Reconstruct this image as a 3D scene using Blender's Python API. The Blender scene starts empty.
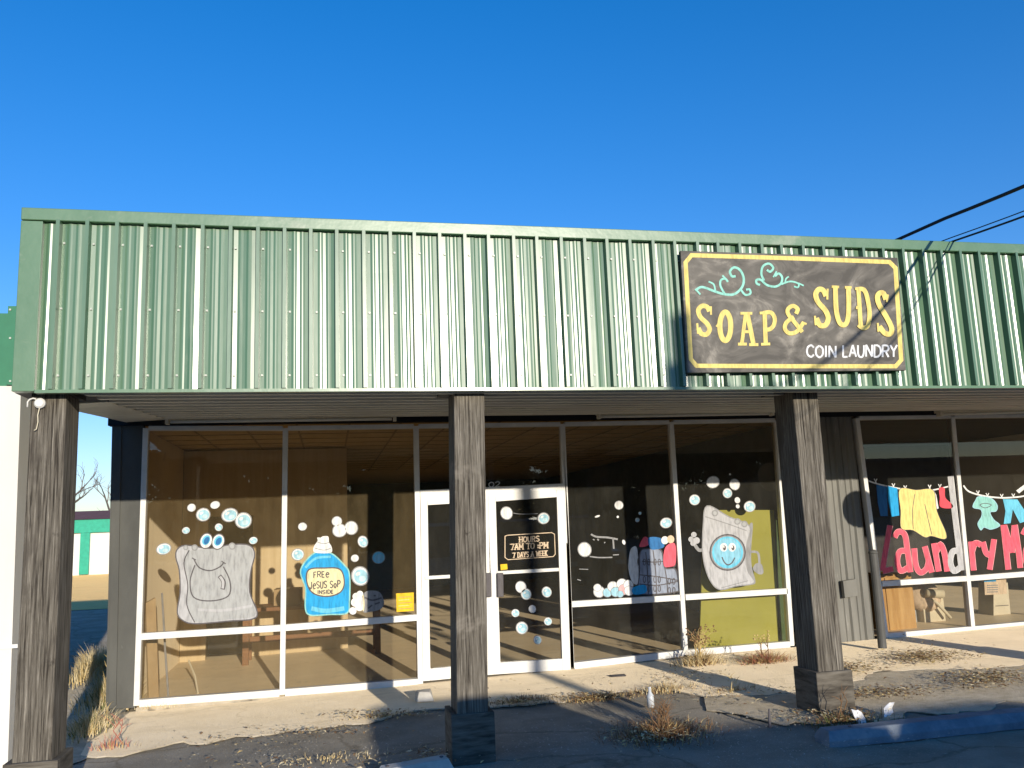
import bpy, math, random
from mathutils import Vector, Matrix, noise
from mathutils.geometry import tessellate_polygon
random.seed(7)
sc = bpy.context.scene
COL = sc.collection
V = Vector

# ------------------------------------------------------------------ camera frame (x along the shop front, y into the shop, z up)
F, CX, CY, EYE = 850.0, 512.0, 384.0, 1.75
RX = V((0.97748303, 0.00347505, -0.21098542))
RY = V((-0.20754472, -0.16473066, -0.96425567))
RZ = V((-0.03810661, 0.98633247, -0.16030020))
def ray(px, py):
    c = V(((px-CX)/F, -(py-CY)/F, -1.0))
    return V((RX.dot(c), RY.dot(c), RZ.dot(c)))
def at(px, py, Y):
    r = ray(px, py)*1.0
    return r*(Y/r.y) + V((0, 0, EYE))
def onz(px, py, z):
    r = ray(px, py)
    return r*((z-EYE)/r.z) + V((0, 0, EYE))
SUN = V((-0.165, 1.0, -0.19))           # the way the light travels
YS, YF = 10.04, 6.6                     # shop-front plane, fascia plane
def G(x):                               # the lot rises gently to the right
    return 0.019*(max(-2.5, min(14, x))+0.05)

# ------------------------------------------------------------------ materials
def ramp(nt, stops):
    r = nt.nodes.new('ShaderNodeValToRGB')
    e = r.color_ramp.elements
    e[0].position, e[0].color = stops[0][0], (*stops[0][1], 1)
    e[1].position, e[1].color = stops[-1][0], (*stops[-1][1], 1)
    for p, c in stops[1:-1]:
        n = e.new(p); n.color = (*c, 1)
    return r
def mat(name, cols, scale=6, stretch=(1, 1, 1), rough=.8, spec=.3, metal=0, bump=0, bscale=60, bstretch=None,
        detail=6, spots=None, streak=None, lo=.32, hi=.68, coat=0, coatr=.03, rvar=0, sheen=0, crack=None, dist=0, shtint=(1, .86, .62)):
    m = bpy.data.materials.new(name); m.use_nodes = True
    nt = m.node_tree; N = nt.nodes; L = nt.links
    b = N['Principled BSDF']
    b.inputs['Roughness'].default_value = rough
    b.inputs['Specular IOR Level'].default_value = spec
    b.inputs['Metallic'].default_value = metal
    b.inputs['Coat Weight'].default_value = coat; b.inputs['Coat Roughness'].default_value = coatr
    b.inputs['Sheen Weight'].default_value = sheen; b.inputs['Sheen Roughness'].default_value = .55; b.inputs['Sheen Tint'].default_value = (*shtint, 1)
    tc = N.new('ShaderNodeTexCoord')
    def nz(sc_, st, det=detail, dist=0):
        mp = N.new('ShaderNodeMapping'); mp.inputs['Scale'].default_value = st
        L.new(tc.outputs['Object'], mp.inputs['Vector'])
        n = N.new('ShaderNodeTexNoise'); n.inputs['Scale'].default_value = sc_
        n.inputs['Detail'].default_value = det; n.inputs['Roughness'].default_value = .62
        n.inputs['Distortion'].default_value = dist
        L.new(mp.outputs[0], n.inputs['Vector']); return n
    if isinstance(cols[0], (int, float)): cols = [cols]
    if len(cols) == 1:
        c = cols[0]; cols = [tuple(k*.86 for k in c), tuple(min(1, k*1.1) for k in c)]
    n = nz(scale, stretch, detail, dist)
    k = len(cols)
    r = ramp(nt, [(lo+(hi-lo)*i/(k-1), cols[i]) for i in range(k)])
    L.new(n.outputs['Fac'], r.inputs[0])
    out = r.outputs[0]
    for sp in (spots or []):          # (scale, threshold, colour, strength, stretch)
        n2 = nz(sp[0], sp[4] if len(sp) > 4 else (1, 1, 1), 5, .4)
        r2 = ramp(nt, [(sp[1], (0, 0, 0)), (min(.99, sp[1]+.07), (sp[3],)*3)])
        L.new(n2.outputs['Fac'], r2.inputs[0])
        mx = N.new('ShaderNodeMixRGB'); mx.inputs[2].default_value = (*sp[2], 1)
        L.new(r2.outputs[0], mx.inputs[0]); L.new(out, mx.inputs[1]); out = mx.outputs[0]
    if crack:                         # (cells per metre, width, colour)
        wn = nz(1.6, (1, 1, 1), 4); mxv = N.new('ShaderNodeMixRGB'); mxv.inputs[0].default_value = .38
        L.new(tc.outputs['Object'], mxv.inputs[1]); L.new(wn.outputs['Color'], mxv.inputs[2])
        vo = N.new('ShaderNodeTexVoronoi'); vo.feature = 'DISTANCE_TO_EDGE'; vo.inputs['Scale'].default_value = crack[0]; L.new(mxv.outputs[0], vo.inputs['Vector'])
        rc = ramp(nt, [(0, (.85,)*3), (crack[1], (0, 0, 0))]); L.new(vo.outputs['Distance'], rc.inputs[0])
        mc = N.new('ShaderNodeMixRGB'); mc.inputs[2].default_value = (*crack[2], 1); L.new(rc.outputs[0], mc.inputs[0]); L.new(out, mc.inputs[1]); out = mc.outputs[0]
    L.new(out, b.inputs['Base Color'])
    if rvar:
        n4 = nz(scale*.7, stretch, 3)
        mr = N.new('ShaderNodeMapRange'); mr.inputs[3].default_value = rough-rvar; mr.inputs[4].default_value = rough+rvar
        L.new(n4.outputs['Fac'], mr.inputs[0]); L.new(mr.outputs[0], b.inputs['Roughness'])
    if bump:
        n3 = nz(bscale, bstretch or (1, 1, 1), 5)
        bp = N.new('ShaderNodeBump'); bp.inputs['Strength'].default_value = 1; bp.inputs['Distance'].default_value = bump
        L.new(n3.outputs['Fac'], bp.inputs['Height']); L.new(bp.outputs[0], b.inputs['Normal'])
    return m
def glassmat(name, tint=.9, dust=.09, dcol=(.42, .36, .25), streak=1.0):
    m = bpy.data.materials.new(name); m.use_nodes = True
    nt = m.node_tree; N = nt.nodes; L = nt.links
    N.remove(N['Principled BSDF']); o = N['Material Output']
    tr = N.new('ShaderNodeBsdfTransparent'); tr.inputs[0].default_value = (tint, tint*.985, tint*.95, 1)
    gl = N.new('ShaderNodeBsdfGlossy'); gl.inputs['Roughness'].default_value = 0.0
    gl.inputs[0].default_value = (.95, 1, .97, 1)
    fr = N.new('ShaderNodeFresnel'); fr.inputs[0].default_value = 1.62
    m1 = N.new('ShaderNodeMixShader'); L.new(fr.outputs[0], m1.inputs[0]); L.new(tr.outputs[0], m1.inputs[1]); L.new(gl.outputs[0], m1.inputs[2])
    df = N.new('ShaderNodeBsdfDiffuse'); df.inputs[0].default_value = (*dcol, 1)
    tc = N.new('ShaderNodeTexCoord'); mp = N.new('ShaderNodeMapping'); mp.inputs['Scale'].default_value = (2.2, 1, .8)
    L.new(tc.outputs['Object'], mp.inputs[0])
    n = N.new('ShaderNodeTexNoise'); n.inputs['Scale'].default_value = 2.5; n.inputs['Detail'].default_value = 9; n.inputs['Roughness'].default_value = .7
    L.new(mp.outputs[0], n.inputs['Vector'])
    mr = N.new('ShaderNodeMapRange'); mr.inputs[1].default_value = .3; mr.inputs[2].default_value = .7
    mr.inputs[3].default_value = dust*.62; mr.inputs[4].default_value = dust*1.4
    L.new(n.outputs['Fac'], mr.inputs[0])
    # specks of dirt and water marks
    n2 = N.new('ShaderNodeTexNoise'); n2.inputs['Scale'].default_value = 45; n2.inputs['Detail'].default_value = 3
    L.new(tc.outputs['Object'], n2.inputs['Vector'])
    r2 = ramp(nt, [(.70, (0, 0, 0)), (.76, (.16*streak,)*3)]); L.new(n2.outputs['Fac'], r2.inputs[0])
    ad = N.new('ShaderNodeMath'); L.new(mr.outputs[0], ad.inputs[0]); L.new(r2.outputs[0], ad.inputs[1])
    m2 = N.new('ShaderNodeMixShader'); L.new(ad.outputs[0], m2.inputs[0]); L.new(m1.outputs[0], m2.inputs[1]); L.new(df.outputs[0], m2.inputs[2])
    L.new(m2.outputs[0], o.inputs[0])
    return m
def paintmat(name, c, rough=.6):        # hand-brushed paint on glass or board
    return mat(name, [tuple(k*.66 for k in c), tuple(k*.92 for k in c), tuple(min(.92, k*1.06) for k in c)], scale=22, stretch=(1.6, 1, .35), rough=rough, spec=.2)

m = {}
m['green'] = mat('green_metal', [(.07, .155, .078), (.11, .205, .118)], scale=2.5, stretch=(3, 1, .06), rough=.42, spec=.5, coat=.75, coatr=.22, bump=.008, bscale=.9, bstretch=(1.6, 1, .5),
                 spots=[(9, .62, (.27, .32, .21), .3, (1.5, 1, .12))], rvar=.04)
m['greencap'] = mat('green_trim', [(.075, .17, .08), (.11, .21, .11)], scale=2.5, rough=.38, spec=.7, coat=.3, coatr=.22, bump=.008, bscale=1.4, spots=[(3, .6, (.3, .33, .24), .4, (.6, 1, 1))])
m['dkgreen'] = mat('dark_green_metal', [(.02, .16, .075), (.025, .19, .09)], rough=.45, spec=.5)
m['screw'] = mat('screw_head', (.5, .52, .45), rough=.35, spec=.6)
m['soffit'] = mat('soffit_metal', [(.58, .53, .42), (.74, .69, .56)], scale=2.5, stretch=(.4, 2, 1), rough=.5, spec=.4, spots=[(4, .62, (.42, .36, .26), .5, (.5, 1.6, 1))])
m['black'] = mat('black_paint', [(.006, .006, .007), (.012, .012, .013)], rough=.6)
WOOD = [(.04, .034, .027), (.13, .114, .09), (.2, .18, .145), (.34, .305, .25)]
m['wood'] = mat('weathered_wood', WOOD, scale=3.4, stretch=(24, 24, .8), rough=.88, spec=.15, bump=.01, bscale=9, bstretch=(22, 22, .6), detail=12, dist=.25,
                lo=.34, hi=.7, spots=[(1.6, .56, (.07, .06, .048), .6, (1.5, 1.5, .7)), (1.3, .62, (.36, .32, .26), .5, (1.2, 1.2, 1)), (3.6, .665, (.02, .016, .013), .9, (1.3, 1.3, .85)), (26, .60, (.018, .015, .012), .85, (1.6, 1.6, .035))])
m['wood2'] = mat('weathered_base_board', WOOD[:3], scale=2.6, stretch=(1.5, 1.5, 9), rough=.88, spec=.15, bump=.004, bscale=9, bstretch=(1, 1, 9), detail=10, lo=.3, hi=.75,
                 spots=[(2, .58, (.09, .08, .064), .6), (5, .64, (.24, .22, .18), .4)])
m['alu'] = mat('white_aluminium', [(.66, .65, .61), (.8, .79, .75)], scale=4, rough=.42, spec=.45, spots=[(14, .68, (.42, .38, .3), .45)])
m['glass'] = glassmat('window_glass', tint=.95, dust=.1, dcol=(.5, .38, .2))
m['glassr'] = glassmat('dusty_glass', dust=.055, dcol=(.34, .33, .27))
m['pil'] = mat('grey_painted_wall', [(.085, .086, .08), (.125, .126, .115)], scale=2.5, stretch=(1, 1, .4), rough=.7, spec=.12, spots=[(8, .67, (.2, .21, .2), .5, (1, 1, .3))], bump=.002, bscale=20)
m['pan'] = mat('grey_steel_panel', [(.15, .148, .132), (.23, .225, .2)], scale=3, stretch=(2, 1, .3), rough=.55, bump=.002, bscale=10, spots=[(7, .63, (.34, .33, .3), .4, (2, 1, .3))])
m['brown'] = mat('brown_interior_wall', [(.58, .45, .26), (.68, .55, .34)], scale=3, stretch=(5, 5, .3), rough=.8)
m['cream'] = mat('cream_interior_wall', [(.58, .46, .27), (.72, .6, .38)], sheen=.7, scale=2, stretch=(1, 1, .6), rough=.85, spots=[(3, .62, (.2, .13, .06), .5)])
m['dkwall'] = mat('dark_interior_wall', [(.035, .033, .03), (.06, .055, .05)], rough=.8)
m['ifloor'] = mat('interior_floor', [(.4, .27, .12), (.56, .4, .19)], sheen=.3, scale=2, rough=.45, spec=.35, spots=[(5, .6, (.15, .1, .05), .4)])
m['iceil'] = mat('ceiling_tile', [(.55, .4, .2), (.66, .5, .28)], scale=3, rough=.9)
m['grid'] = mat('ceiling_grid', (.36, .26, .13), rough=.7)
m['roof'] = mat('roof_sheet', (.3, .3, .3), rough=.7)
def asphalt():
    a = mat('asphalt', [(.1, .095, .087), (.165, .158, .143), (.235, .22, .195)], scale=2.2, rough=.9, spec=.2, bump=.01, bscale=85, sheen=.3, crack=(1.1, .02, (.035, .033, .03)), detail=10, lo=.35, hi=.7,
            spots=[(75, .61, (.5, .48, .43), .8), (70, .66, (.03, .03, .03), .8), (1.1, .60, (.3, .27, .22), .5), (9, .64, (.28, .25, .19), .45)])
    return a
m['asphalt'] = asphalt()
m['conc'] = mat('apron_concrete', [(.34, .29, .21), (.48, .42, .32), (.58, .52, .42)], scale=2.6, rough=.9, spec=.2, bump=.006, bscale=60, sheen=1.0, shtint=(1, .82, .55), crack=(.75, .012, (.12, .1, .075)), detail=10,
                spots=[(1.3, .56, (.22, .2, .165), .7, (.7, 1.6, 1)), (16, .64, (.2, .17, .12), .5), (90, .66, (.14, .12, .09), .6)])
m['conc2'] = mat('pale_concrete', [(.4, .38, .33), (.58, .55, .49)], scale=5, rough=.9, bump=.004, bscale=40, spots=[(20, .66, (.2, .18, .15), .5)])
m['dirt'] = mat('dry_dirt', [(.5, .34, .13), (.66, .47, .2), (.52, .42, .16)], scale=.8, rough=.95, spec=.03, shtint=(1, .66, .28), bump=.03, bscale=25, sheen=.9, spots=[(5, .6, (.17, .13, .06), .5)])
m['gravel'] = mat('gravelly_dirt', [(.22, .18, .12), (.38, .32, .23), (.5, .44, .33)], scale=9, rough=.95, bump=.012, bscale=70, sheen=.5, detail=10, spots=[(60, .62, (.5, .45, .36), .7), (40, .62, (.07, .05, .035), .7)])
m['straw'] = mat('dry_straw', [(.5, .36, .14), (.68, .52, .25)], scale=9, rough=.8)
m['straw2'] = mat('pale_straw', [(.6, .48, .26), (.76, .65, .42)], scale=9, rough=.8)
m['deadbr'] = mat('dead_brown_stem', [(.15, .085, .04), (.26, .15, .075)], scale=9, rough=.85)
m['redw'] = mat('reddish_weed', [(.42, .13, .09), (.5, .2, .13)], scale=9, rough=.85)
m['gweed'] = mat('faded_green_weed', [(.10, .13, .035), (.2, .21, .07)], scale=9, rough=.8)
m['leafb'] = mat('fallen_leaf', [(.2, .11, .045), (.36, .22, .1), (.46, .32, .17)], scale=7, rough=.8)
m['bluestop'] = mat('blue_grey_concrete', [(.13, .155, .185), (.18, .215, .25), (.27, .29, .3)], scale=5, rough=.8, bump=.004, bscale=40, spots=[(14, .64, (.3, .33, .36), .6), (5, .66, (.06, .09, .15), .5)])  # concrete coloured blue-grey with lighter and darker spots
m['board'] = mat('sign_board', [(.065, .058, .047), (.135, .122, .1), (.33, .3, .245)], scale=2.4, stretch=(1.1, 1, 1.7), dist=1.6, rough=.55, spec=.35, detail=9, lo=.36, hi=.72, spots=[(5, .66, (.33, .29, .24), .4, (1.6, 1, .8))])
m['boardedge'] = mat('sign_edge', (.06, .05, .035), rough=.7)
PC = dict(pyellow=(.82, .65, .2), pteal=(.3, .68, .55), pwhite=(.8, .8, .78), pgrey=(.41, .42, .42), pgrey2=(.3, .3, .3), pline=(.12, .11, .115), pbub=(.36, .62, .72), pbub2=(.55, .74, .78), pblue=(.02, .36, .72),
          pdeep=(.03, .17, .42), plabel=(.82, .72, .42), pred=(.72, .09, .12), ppink=(.8, .12, .17), pink2=(.85, .42, .42), pdress=(.82, .66, .24), psea=(.28, .6, .55), psky=(.15, .55, .75),
          pnotice=(.85, .55, .02), pcream=(.75, .58, .4), pbask=(.3, .34, .42), psilver=(.48, .48, .49), plav=(.25, .55, .7))
for k, c in PC.items(): m[k] = paintmat('paint_'+k[1:], c)
m['black2'] = m['pline']
m['vent'] = mat('white_metal', (.75, .74, .7), rough=.5)
m['tube'] = mat('lamp_diffuser', [(.62, .6, .52), (.7, .68, .6)], rough=.4)
m['pipe'] = mat('grey_pipe', [(.07, .07, .066), (.12, .12, .112)], scale=6, stretch=(1, 1, .3), rough=.6)
m['ply'] = mat('plywood', [(.45, .24, .07), (.62, .38, .14)], scale=3, stretch=(5, 5, .5), rough=.6)
m['yboard'] = mat('yellow_green_board', [(.34, .33, .055), (.42, .40, .075)], scale=1.5, rough=.7, spots=[(8, .66, (.25, .25, .05), .4)])
m['gboard'] = mat('green_board', (.05, .09, .025), rough=.7)
m['wtable'] = mat('brown_table_wood', [(.17, .075, .03), (.28, .13, .055)], scale=4, stretch=(.5, 5, 5), rough=.6)
m['card'] = mat('cardboard', [(.36, .25, .13), (.46, .33, .18)], scale=4, rough=.9)
m['ivory'] = mat('ivory_plastic', [(.6, .53, .37), (.72, .64, .46)], scale=4, rough=.5)
m['bottle'] = mat('clear_plastic', (.6, .62, .62), rough=.15, spec=.6)
m['papr'] = mat('white_litter', [(.7, .7, .7), (.85, .85, .85)], scale=8, rough=.7)
m['metalw'] = mat('white_siding', [(.66, .64, .58), (.76, .74, .68)], scale=1.5, stretch=(1, 1, .3), rough=.6)
m['trimg'] = mat('bright_green_trim', (.03, .38, .24), rough=.5)
m['rroof'] = mat('rusty_roof', [(.18, .07, .045), (.28, .13, .09)], rough=.8)
m['bark'] = mat('bark', [(.13, .1, .085), (.24, .2, .17)], scale=5, stretch=(4, 4, .5), rough=.9)
m['foliage'] = mat('dark_foliage', [(.02, .035, .012), (.05, .075, .025)], scale=1.2, rough=.7)
m['polew'] = mat('pole_wood', [(.1, .075, .055), (.18, .14, .11)], scale=4, stretch=(5, 5, .3), rough=.9)
m['cable'] = mat('black_cable', (.01, .01, .012), rough=.6)
m['brick'] = mat('dull_brick', [(.16, .1, .075), (.22, .14, .1)], scale=8, rough=.9)
m['carw'] = mat('silver_car_paint', (.45, .46, .47), rough=.3, spec=.6, coat=.6)
m['card2'] = mat('dark_blue_car_paint', (.03, .05, .12), rough=.3, spec=.6, coat=.6)
m['carr'] = mat('red_car_paint', (.2, .03, .03), rough=.3, spec=.6, coat=.6)
m['cglass'] = mat('car_glass', (.02, .025, .03), rough=.08, spec=.8)
m['tyre'] = mat('tyre_rubber', (.02, .02, .02), rough=.85)
m['rim'] = mat('wheel_rim', (.5, .5, .5), rough=.35, metal=.8)

# ------------------------------------------------------------------ mesh builder
class MB:
    def __init__(s): s.v = []; s.f = []; s.mi = []; s.ms = []
    def idx(s, mt):
        if mt not in s.ms: s.ms.append(mt)
        return s.ms.index(mt)
    def add(s, vs, fs, mt):
        o = len(s.v); s.v += [V(p) for p in vs]; i = s.idx(mt)
        for f in fs: s.f.append([o+k for k in f]); s.mi.append(i)
    def hexa(s, p, mt):                 # p: 4 bottom + 4 top (or front/back) corners
        s.add(p, [(0, 3, 2, 1), (4, 5, 6, 7), (0, 1, 5, 4), (1, 2, 6, 5), (2, 3, 7, 6), (3, 0, 4, 7)], mt)
    def box(s, a, b, mt):
        (x0, y0, z0), (x1, y1, z1) = a, b
        s.hexa([(x0, y0, z0), (x1, y0, z0), (x1, y1, z0), (x0, y1, z0), (x0, y0, z1), (x1, y0, z1), (x1, y1, z1), (x0, y1, z1)], mt)
    def quad4(s, p, d, mt):             # four corners in a plane facing -y, thickness d along +y
        p = [V(q) for q in p]; w = [q+V((0, d, 0)) for q in p]
        s.hexa(p+w, mt)
    def bar(s, a, b, w, d, mt, wa=None):        # a bar in the shop-front plane from a to b, width w, depth d
        a, b = V(a), V(b); t = (b-a).normalized(); n = V((-t.z, 0, t.x))*(w/2)
        s.quad4([a-n, b-n, b+n, a+n], d, mt)
    def tube(s, pts, r, mt, n=8, cap=True):
        pts = [V(p) for p in pts]; o = len(s.v); i = s.idx(mt); k = len(pts)
        rs = r if isinstance(r, (list, tuple)) else [r]*k
        up = None
        for j, p in enumerate(pts):
            t = (pts[min(k-1, j+1)]-pts[max(0, j-1)]).normalized()
            if up is None: up = V((0, 0, 1)) if abs(t.z) < .9 else V((1, 0, 0))
            u = t.cross(up).normalized(); w = u.cross(t)
            up = w
            for q in range(n):
                a = 2*math.pi*q/n; s.v.append(p+(u*math.cos(a)+w*math.sin(a))*rs[j])
        for j in range(k-1):
            for q in range(n):
                q2 = (q+1) % n
                s.f.append([o+j*n+q, o+j*n+q2, o+(j+1)*n+q2, o+(j+1)*n+q]); s.mi.append(i)
        if cap:
            s.f.append([o+q for q in range(n)][::-1]); s.mi.append(i)
            s.f.append([o+(k-1)*n+q for q in range(n)]); s.mi.append(i)
    def build(s, name, parent=None, org=None, smooth=False, bevel=0):
        me = bpy.data.meshes.new(name)
        org = V(org) if org is not None else (rootloc(parent) if parent else V((0, 0, 0)))
        me.from_pydata([p-org for p in s.v], [], s.f)
        for mt in s.ms: me.materials.append(mt)
        me.polygons.foreach_set('material_index', s.mi)
        if smooth: me.polygons.foreach_set('use_smooth', [True]*len(me.polygons))
        me.update()
        o = bpy.data.objects.new(name, me); COL.objects.link(o)
        if parent: o.parent = parent
        else: o.location = org
        if bevel:
            b = o.modifiers.new('bevel', 'BEVEL'); b.width = bevel; b.segments = 2; b.limit_method = 'ANGLE'
        return o
def rootloc(o):
    while o.parent: o = o.parent
    return V(o.location)
def thing(name, label, cat, loc=(0, 0, 0), group=None):
    o = bpy.data.objects.new(name, None); COL.objects.link(o); o.location = loc
    return tag(o, label, cat, group)
def tag(o, label, cat, group=None, kind=None):
    if label: o['label'] = label
    if cat: o['category'] = cat
    if group: o['group'] = group
    if kind: o['kind'] = kind
    return o

# ------------------------------------------------------------------ flat art: strokes and fills in a plane
def catmull(pts, closed=False, sub=6):
    P = [V((p[0], p[1])) for p in pts]; n = len(P); out = []
    for i in range(n if closed else n-1):
        g = lambda k: P[k % n] if closed else P[max(0, min(n-1, k))]
        a, b, c, d = g(i-1), g(i), g(i+1), g(i+2)
        for s in range(sub):
            t = s/sub
            out.append(.5*((2*b)+(c-a)*t+(2*a-5*b+4*c-d)*t*t+(3*b-a-3*c+d)*t**3))
    if not closed: out.append(P[-1])
    return out
class Art:
    """pictures painted on a plane y = Y; coordinates are read with zoom offset (ox, oy) and factor s"""
    def __init__(s, Y, ox=0, oy=0, k=1, ystep=.00025): s.Y = Y; s.o = (ox, oy); s.k = k; s.mb = MB(); s.n = 0; s.st = ystep
    def w(s, p): return at(s.o[0]+p[0]/s.k, s.o[1]+p[1]/s.k, s.Y-s.n*s.st)
    def fill(s, pts, mt, smooth=True):
        s.n += 1
        P = catmull(pts, True, 5) if smooth else [V((p[0], p[1])) for p in pts]
        tri = tessellate_polygon([[V((p.x, p.y, 0)) for p in P]])
        vs = [s.w(p) for p in P]; fs = []
        for t in tri:
            a, b, c = t
            if (vs[b]-vs[a]).cross(vs[c]-vs[a]).y > 0: t = (a, c, b)
            fs.append(tuple(t))
        s.mb.add(vs, fs, mt); return s
    def stroke(s, pts, wd, mt, smooth=True, closed=False):
        s.n += 1
        P = catmull(pts, closed, 5) if smooth and len(pts) > 2 else [V((p[0], p[1])) for p in pts]
        n = len(P); Lr = []; Rr = []
        for i, p in enumerate(P):
            a = P[(i-1) % n] if closed else P[max(0, i-1)]; b = P[(i+1) % n] if closed else P[min(n-1, i+1)]
            t0 = (p-a); t1 = (b-p)
            if t0.length < 1e-6: t0 = t1
            if t1.length < 1e-6: t1 = t0
            t = (t0.normalized()+t1.normalized())
            if t.length < 1e-3: t = t1
            t.normalize(); nn = V((-t.y, t.x))
            c = max(.5, nn.dot(V((-t1.normalized().y, t1.normalized().x))))
            ww = wd/2/c
            Lr.append(s.w(p+nn*ww)); Rr.append(s.w(p-nn*ww))
        fs = []
        for i in range(n if closed else n-1):
            j = (i+1) % n; fs.append((i, j, n+j, n+i))
        s.mb.add(Lr+Rr, fs, mt); return s
    def ell(s, x, y, rx, ry, mt, rot=0, n=20):
        c, d = math.cos(rot), math.sin(rot)
        return s.fill([(x+rx*math.cos(a)*c-ry*math.sin(a)*d, y+rx*math.cos(a)*d+ry*math.sin(a)*c) for a in [2*math.pi*i/n for i in range(n)]], mt, False)
    def ring(s, x, y, rx, ry, wd, mt, n=28):
        return s.stroke([(x+rx*math.cos(a), y+ry*math.sin(a)) for a in [2*math.pi*i/n for i in range(n)]], wd, mt, False, True)
    def text(s, txt, x0, y0, x1, y1, h, wd, mt, serif=False, jit=0, gap=.28):
        """stroke lettering from (x0,y0) to (x1,y1), baseline below by h"""
        adv = []; x = 0
        for ch in txt:
            w_ = WID.get(ch, 1.0); adv.append((x, w_)); x += w_+gap
        tot = x-gap; d = V((x1-x0, y1-y0))
        for ch, (ax, w_) in zip(txt, adv):
            jy = random.uniform(-jit, jit)*h; sw = d.length/tot
            for ln in FONT.get(ch, []):
                q = []
                for (u, v_) in ln:
                    f = (ax+u*w_)/tot
                    q.append((x0+d.x*f, y0+d.y*f+v_*h+jy))
                s.stroke(q, wd, mt, smooth=len(q) > 3)
                if serif and len(q) <= 3:
                    for e in (q[0], q[-1]):
                        s.stroke([(e[0]-wd, e[1]), (e[0]+wd, e[1])], wd*.6, mt, False)
        return s
    def build(s, name, parent): return s.mb.build(name, parent)
O_ = [(.5, 0), (.1, .2), (0, .5), (.1, .8), (.5, 1), (.9, .8), (1, .5), (.9, .2), (.5, 0)]
FONT = {'A': [[(0, 1), (.5, 0)], [(.5, 0), (1, 1)], [(.22, .65), (.78, .65)]], 'C': [[(.95, .2), (.6, 0), (.15, .15), (0, .5), (.15, .85), (.6, 1), (.95, .8)]],
        'D': [[(.08, 0), (.08, 1)], [(.0, .03), (.5, .02), (.9, .2), (1, .5), (.9, .8), (.5, .98), (0, .97)]], 'E': [[(.1, 0), (.1, 1)], [(.1, .04), (.9, .04)], [(.1, .5), (.75, .5)], [(.1, .96), (.95, .96)]],
        'F': [[(.1, 0), (.1, 1)], [(.1, .04), (.95, .04)], [(.1, .48), (.75, .48)]], 'H': [[(.08, 0), (.08, 1)], [(.92, 0), (.92, 1)], [(.1, .5), (.9, .5)]], 'I': [[(.5, 0), (.5, 1)]],
        'J': [[(.8, 0), (.8, .7), (.6, 1), (.25, 1), (.05, .75)]], 'K': [[(.08, 0), (.08, 1)], [(.9, 0), (.15, .52)], [(.3, .42), (.95, 1)]], 'L': [[(.1, 0), (.1, 1)], [(.1, .96), (.95, .96)]],
        'M': [[(.05, 1), (.08, 0)], [(.08, 0), (.5, .7)], [(.5, .7), (.92, 0)], [(.92, 0), (.95, 1)]], 'N': [[(.06, 1), (.06, 0)], [(.06, 0), (.94, 1)], [(.94, 1), (.94, 0)]],
        'O': [O_], '0': [O_], 'P': [[(.08, 0), (.08, 1)], [(.05, .03), (.6, .02), (.95, .15), (.95, .38), (.6, .52), (.08, .52)]], 'R': [[(.08, 0), (.08, 1)], [(.05, .03), (.6, .02), (.92, .15), (.9, .38), (.6, .5), (.08, .5)], [(.5, .5), (.95, 1)]],
        'S': [[(.92, .18), (.6, 0), (.15, .1), (.08, .3), (.4, .47), (.85, .62), (.92, .82), (.5, 1), (.05, .85)]], 'T': [[(.5, 0), (.5, 1)], [(0, .04), (1, .04)]],
        'U': [[(.06, 0), (.08, .65), (.3, .97), (.7, .97), (.92, .65), (.94, 0)]], 'W': [[(0, 0), (.25, 1)], [(.25, 1), (.5, .25)], [(.5, .25), (.75, 1)], [(.75, 1), (1, 0)]],
        'Y': [[(0, 0), (.5, .5)], [(1, 0), (.5, .5)], [(.5, .5), (.5, 1)]], '7': [[(.05, .04), (.95, .04)], [(.95, .04), (.4, 1)]], '2': [[(.05, .2), (.4, 0), (.9, .15), (.8, .45), (.05, .97)], [(.05, .97), (.95, .97)]],
        '.': [[(.4, .4), (.6, .5)], [(.4, .75), (.6, .9)]], 'e': [[(.1, .55), (.9, .55), (.8, .3), (.4, .25), (.1, .6), (.4, 1), (.9, .9)]], 'o': [[(.5, .3), (.1, .6), (.5, 1), (.9, .6), (.5, .3)]], ' ': []}
WID = {'I': .35, ' ': .55, 'M': 1.25, 'W': 1.3, '.': .3, 'J': .8, 'E': .85, 'L': .8, 'F': .8}

# ------------------------------------------------------------------ ground
def sheet(name, outline, dz, mt, edge=0, cells=None):
    mb = MB(); P = outline
    tri = tessellate_polygon([[V((p[0], p[1], 0)) for p in P]])
    vs = [V((p[0], p[1], G(p[0])+dz)) for p in P]
    fs = []
    for a, b, c in tri:
        if (vs[b]-vs[a]).cross(vs[c]-vs[a]).z < 0: b, c = c, b
        fs.append((a, b, c))
    mb.add(vs, fs, mt)
    if edge:
        n = len(P); lo = [v-V((0, 0, edge)) for v in vs]
        mb.add(vs+lo, [(i, (i+1) % n, n+(i+1) % n, n+i) for i in range(n)], mt)
    o = mb.build(name); o['kind'] = 'structure'; return o
def grid_sheet(name, xs, ys, dz, mt, rough=0):
    mb = MB(); nx, ny = len(xs), len(ys)
    vs = []
    for y in ys:
        for x in xs:
            h = 0
            if rough and -8 < x < 14 and 3 < y < 10: h = rough*noise.fractal(V((x*1.3, y*1.3, 0)), .8, 2.1, 5)
            vs.append((x, y, G(x)+dz+h))
    mb.add(vs, [(j*nx+i, j*nx+i+1, (j+1)*nx+i+1, (j+1)*nx+i) for j in range(ny-1) for i in range(nx-1)], mt)
    o = mb.build(name, smooth=True); o['kind'] = 'structure'; return o
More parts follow.
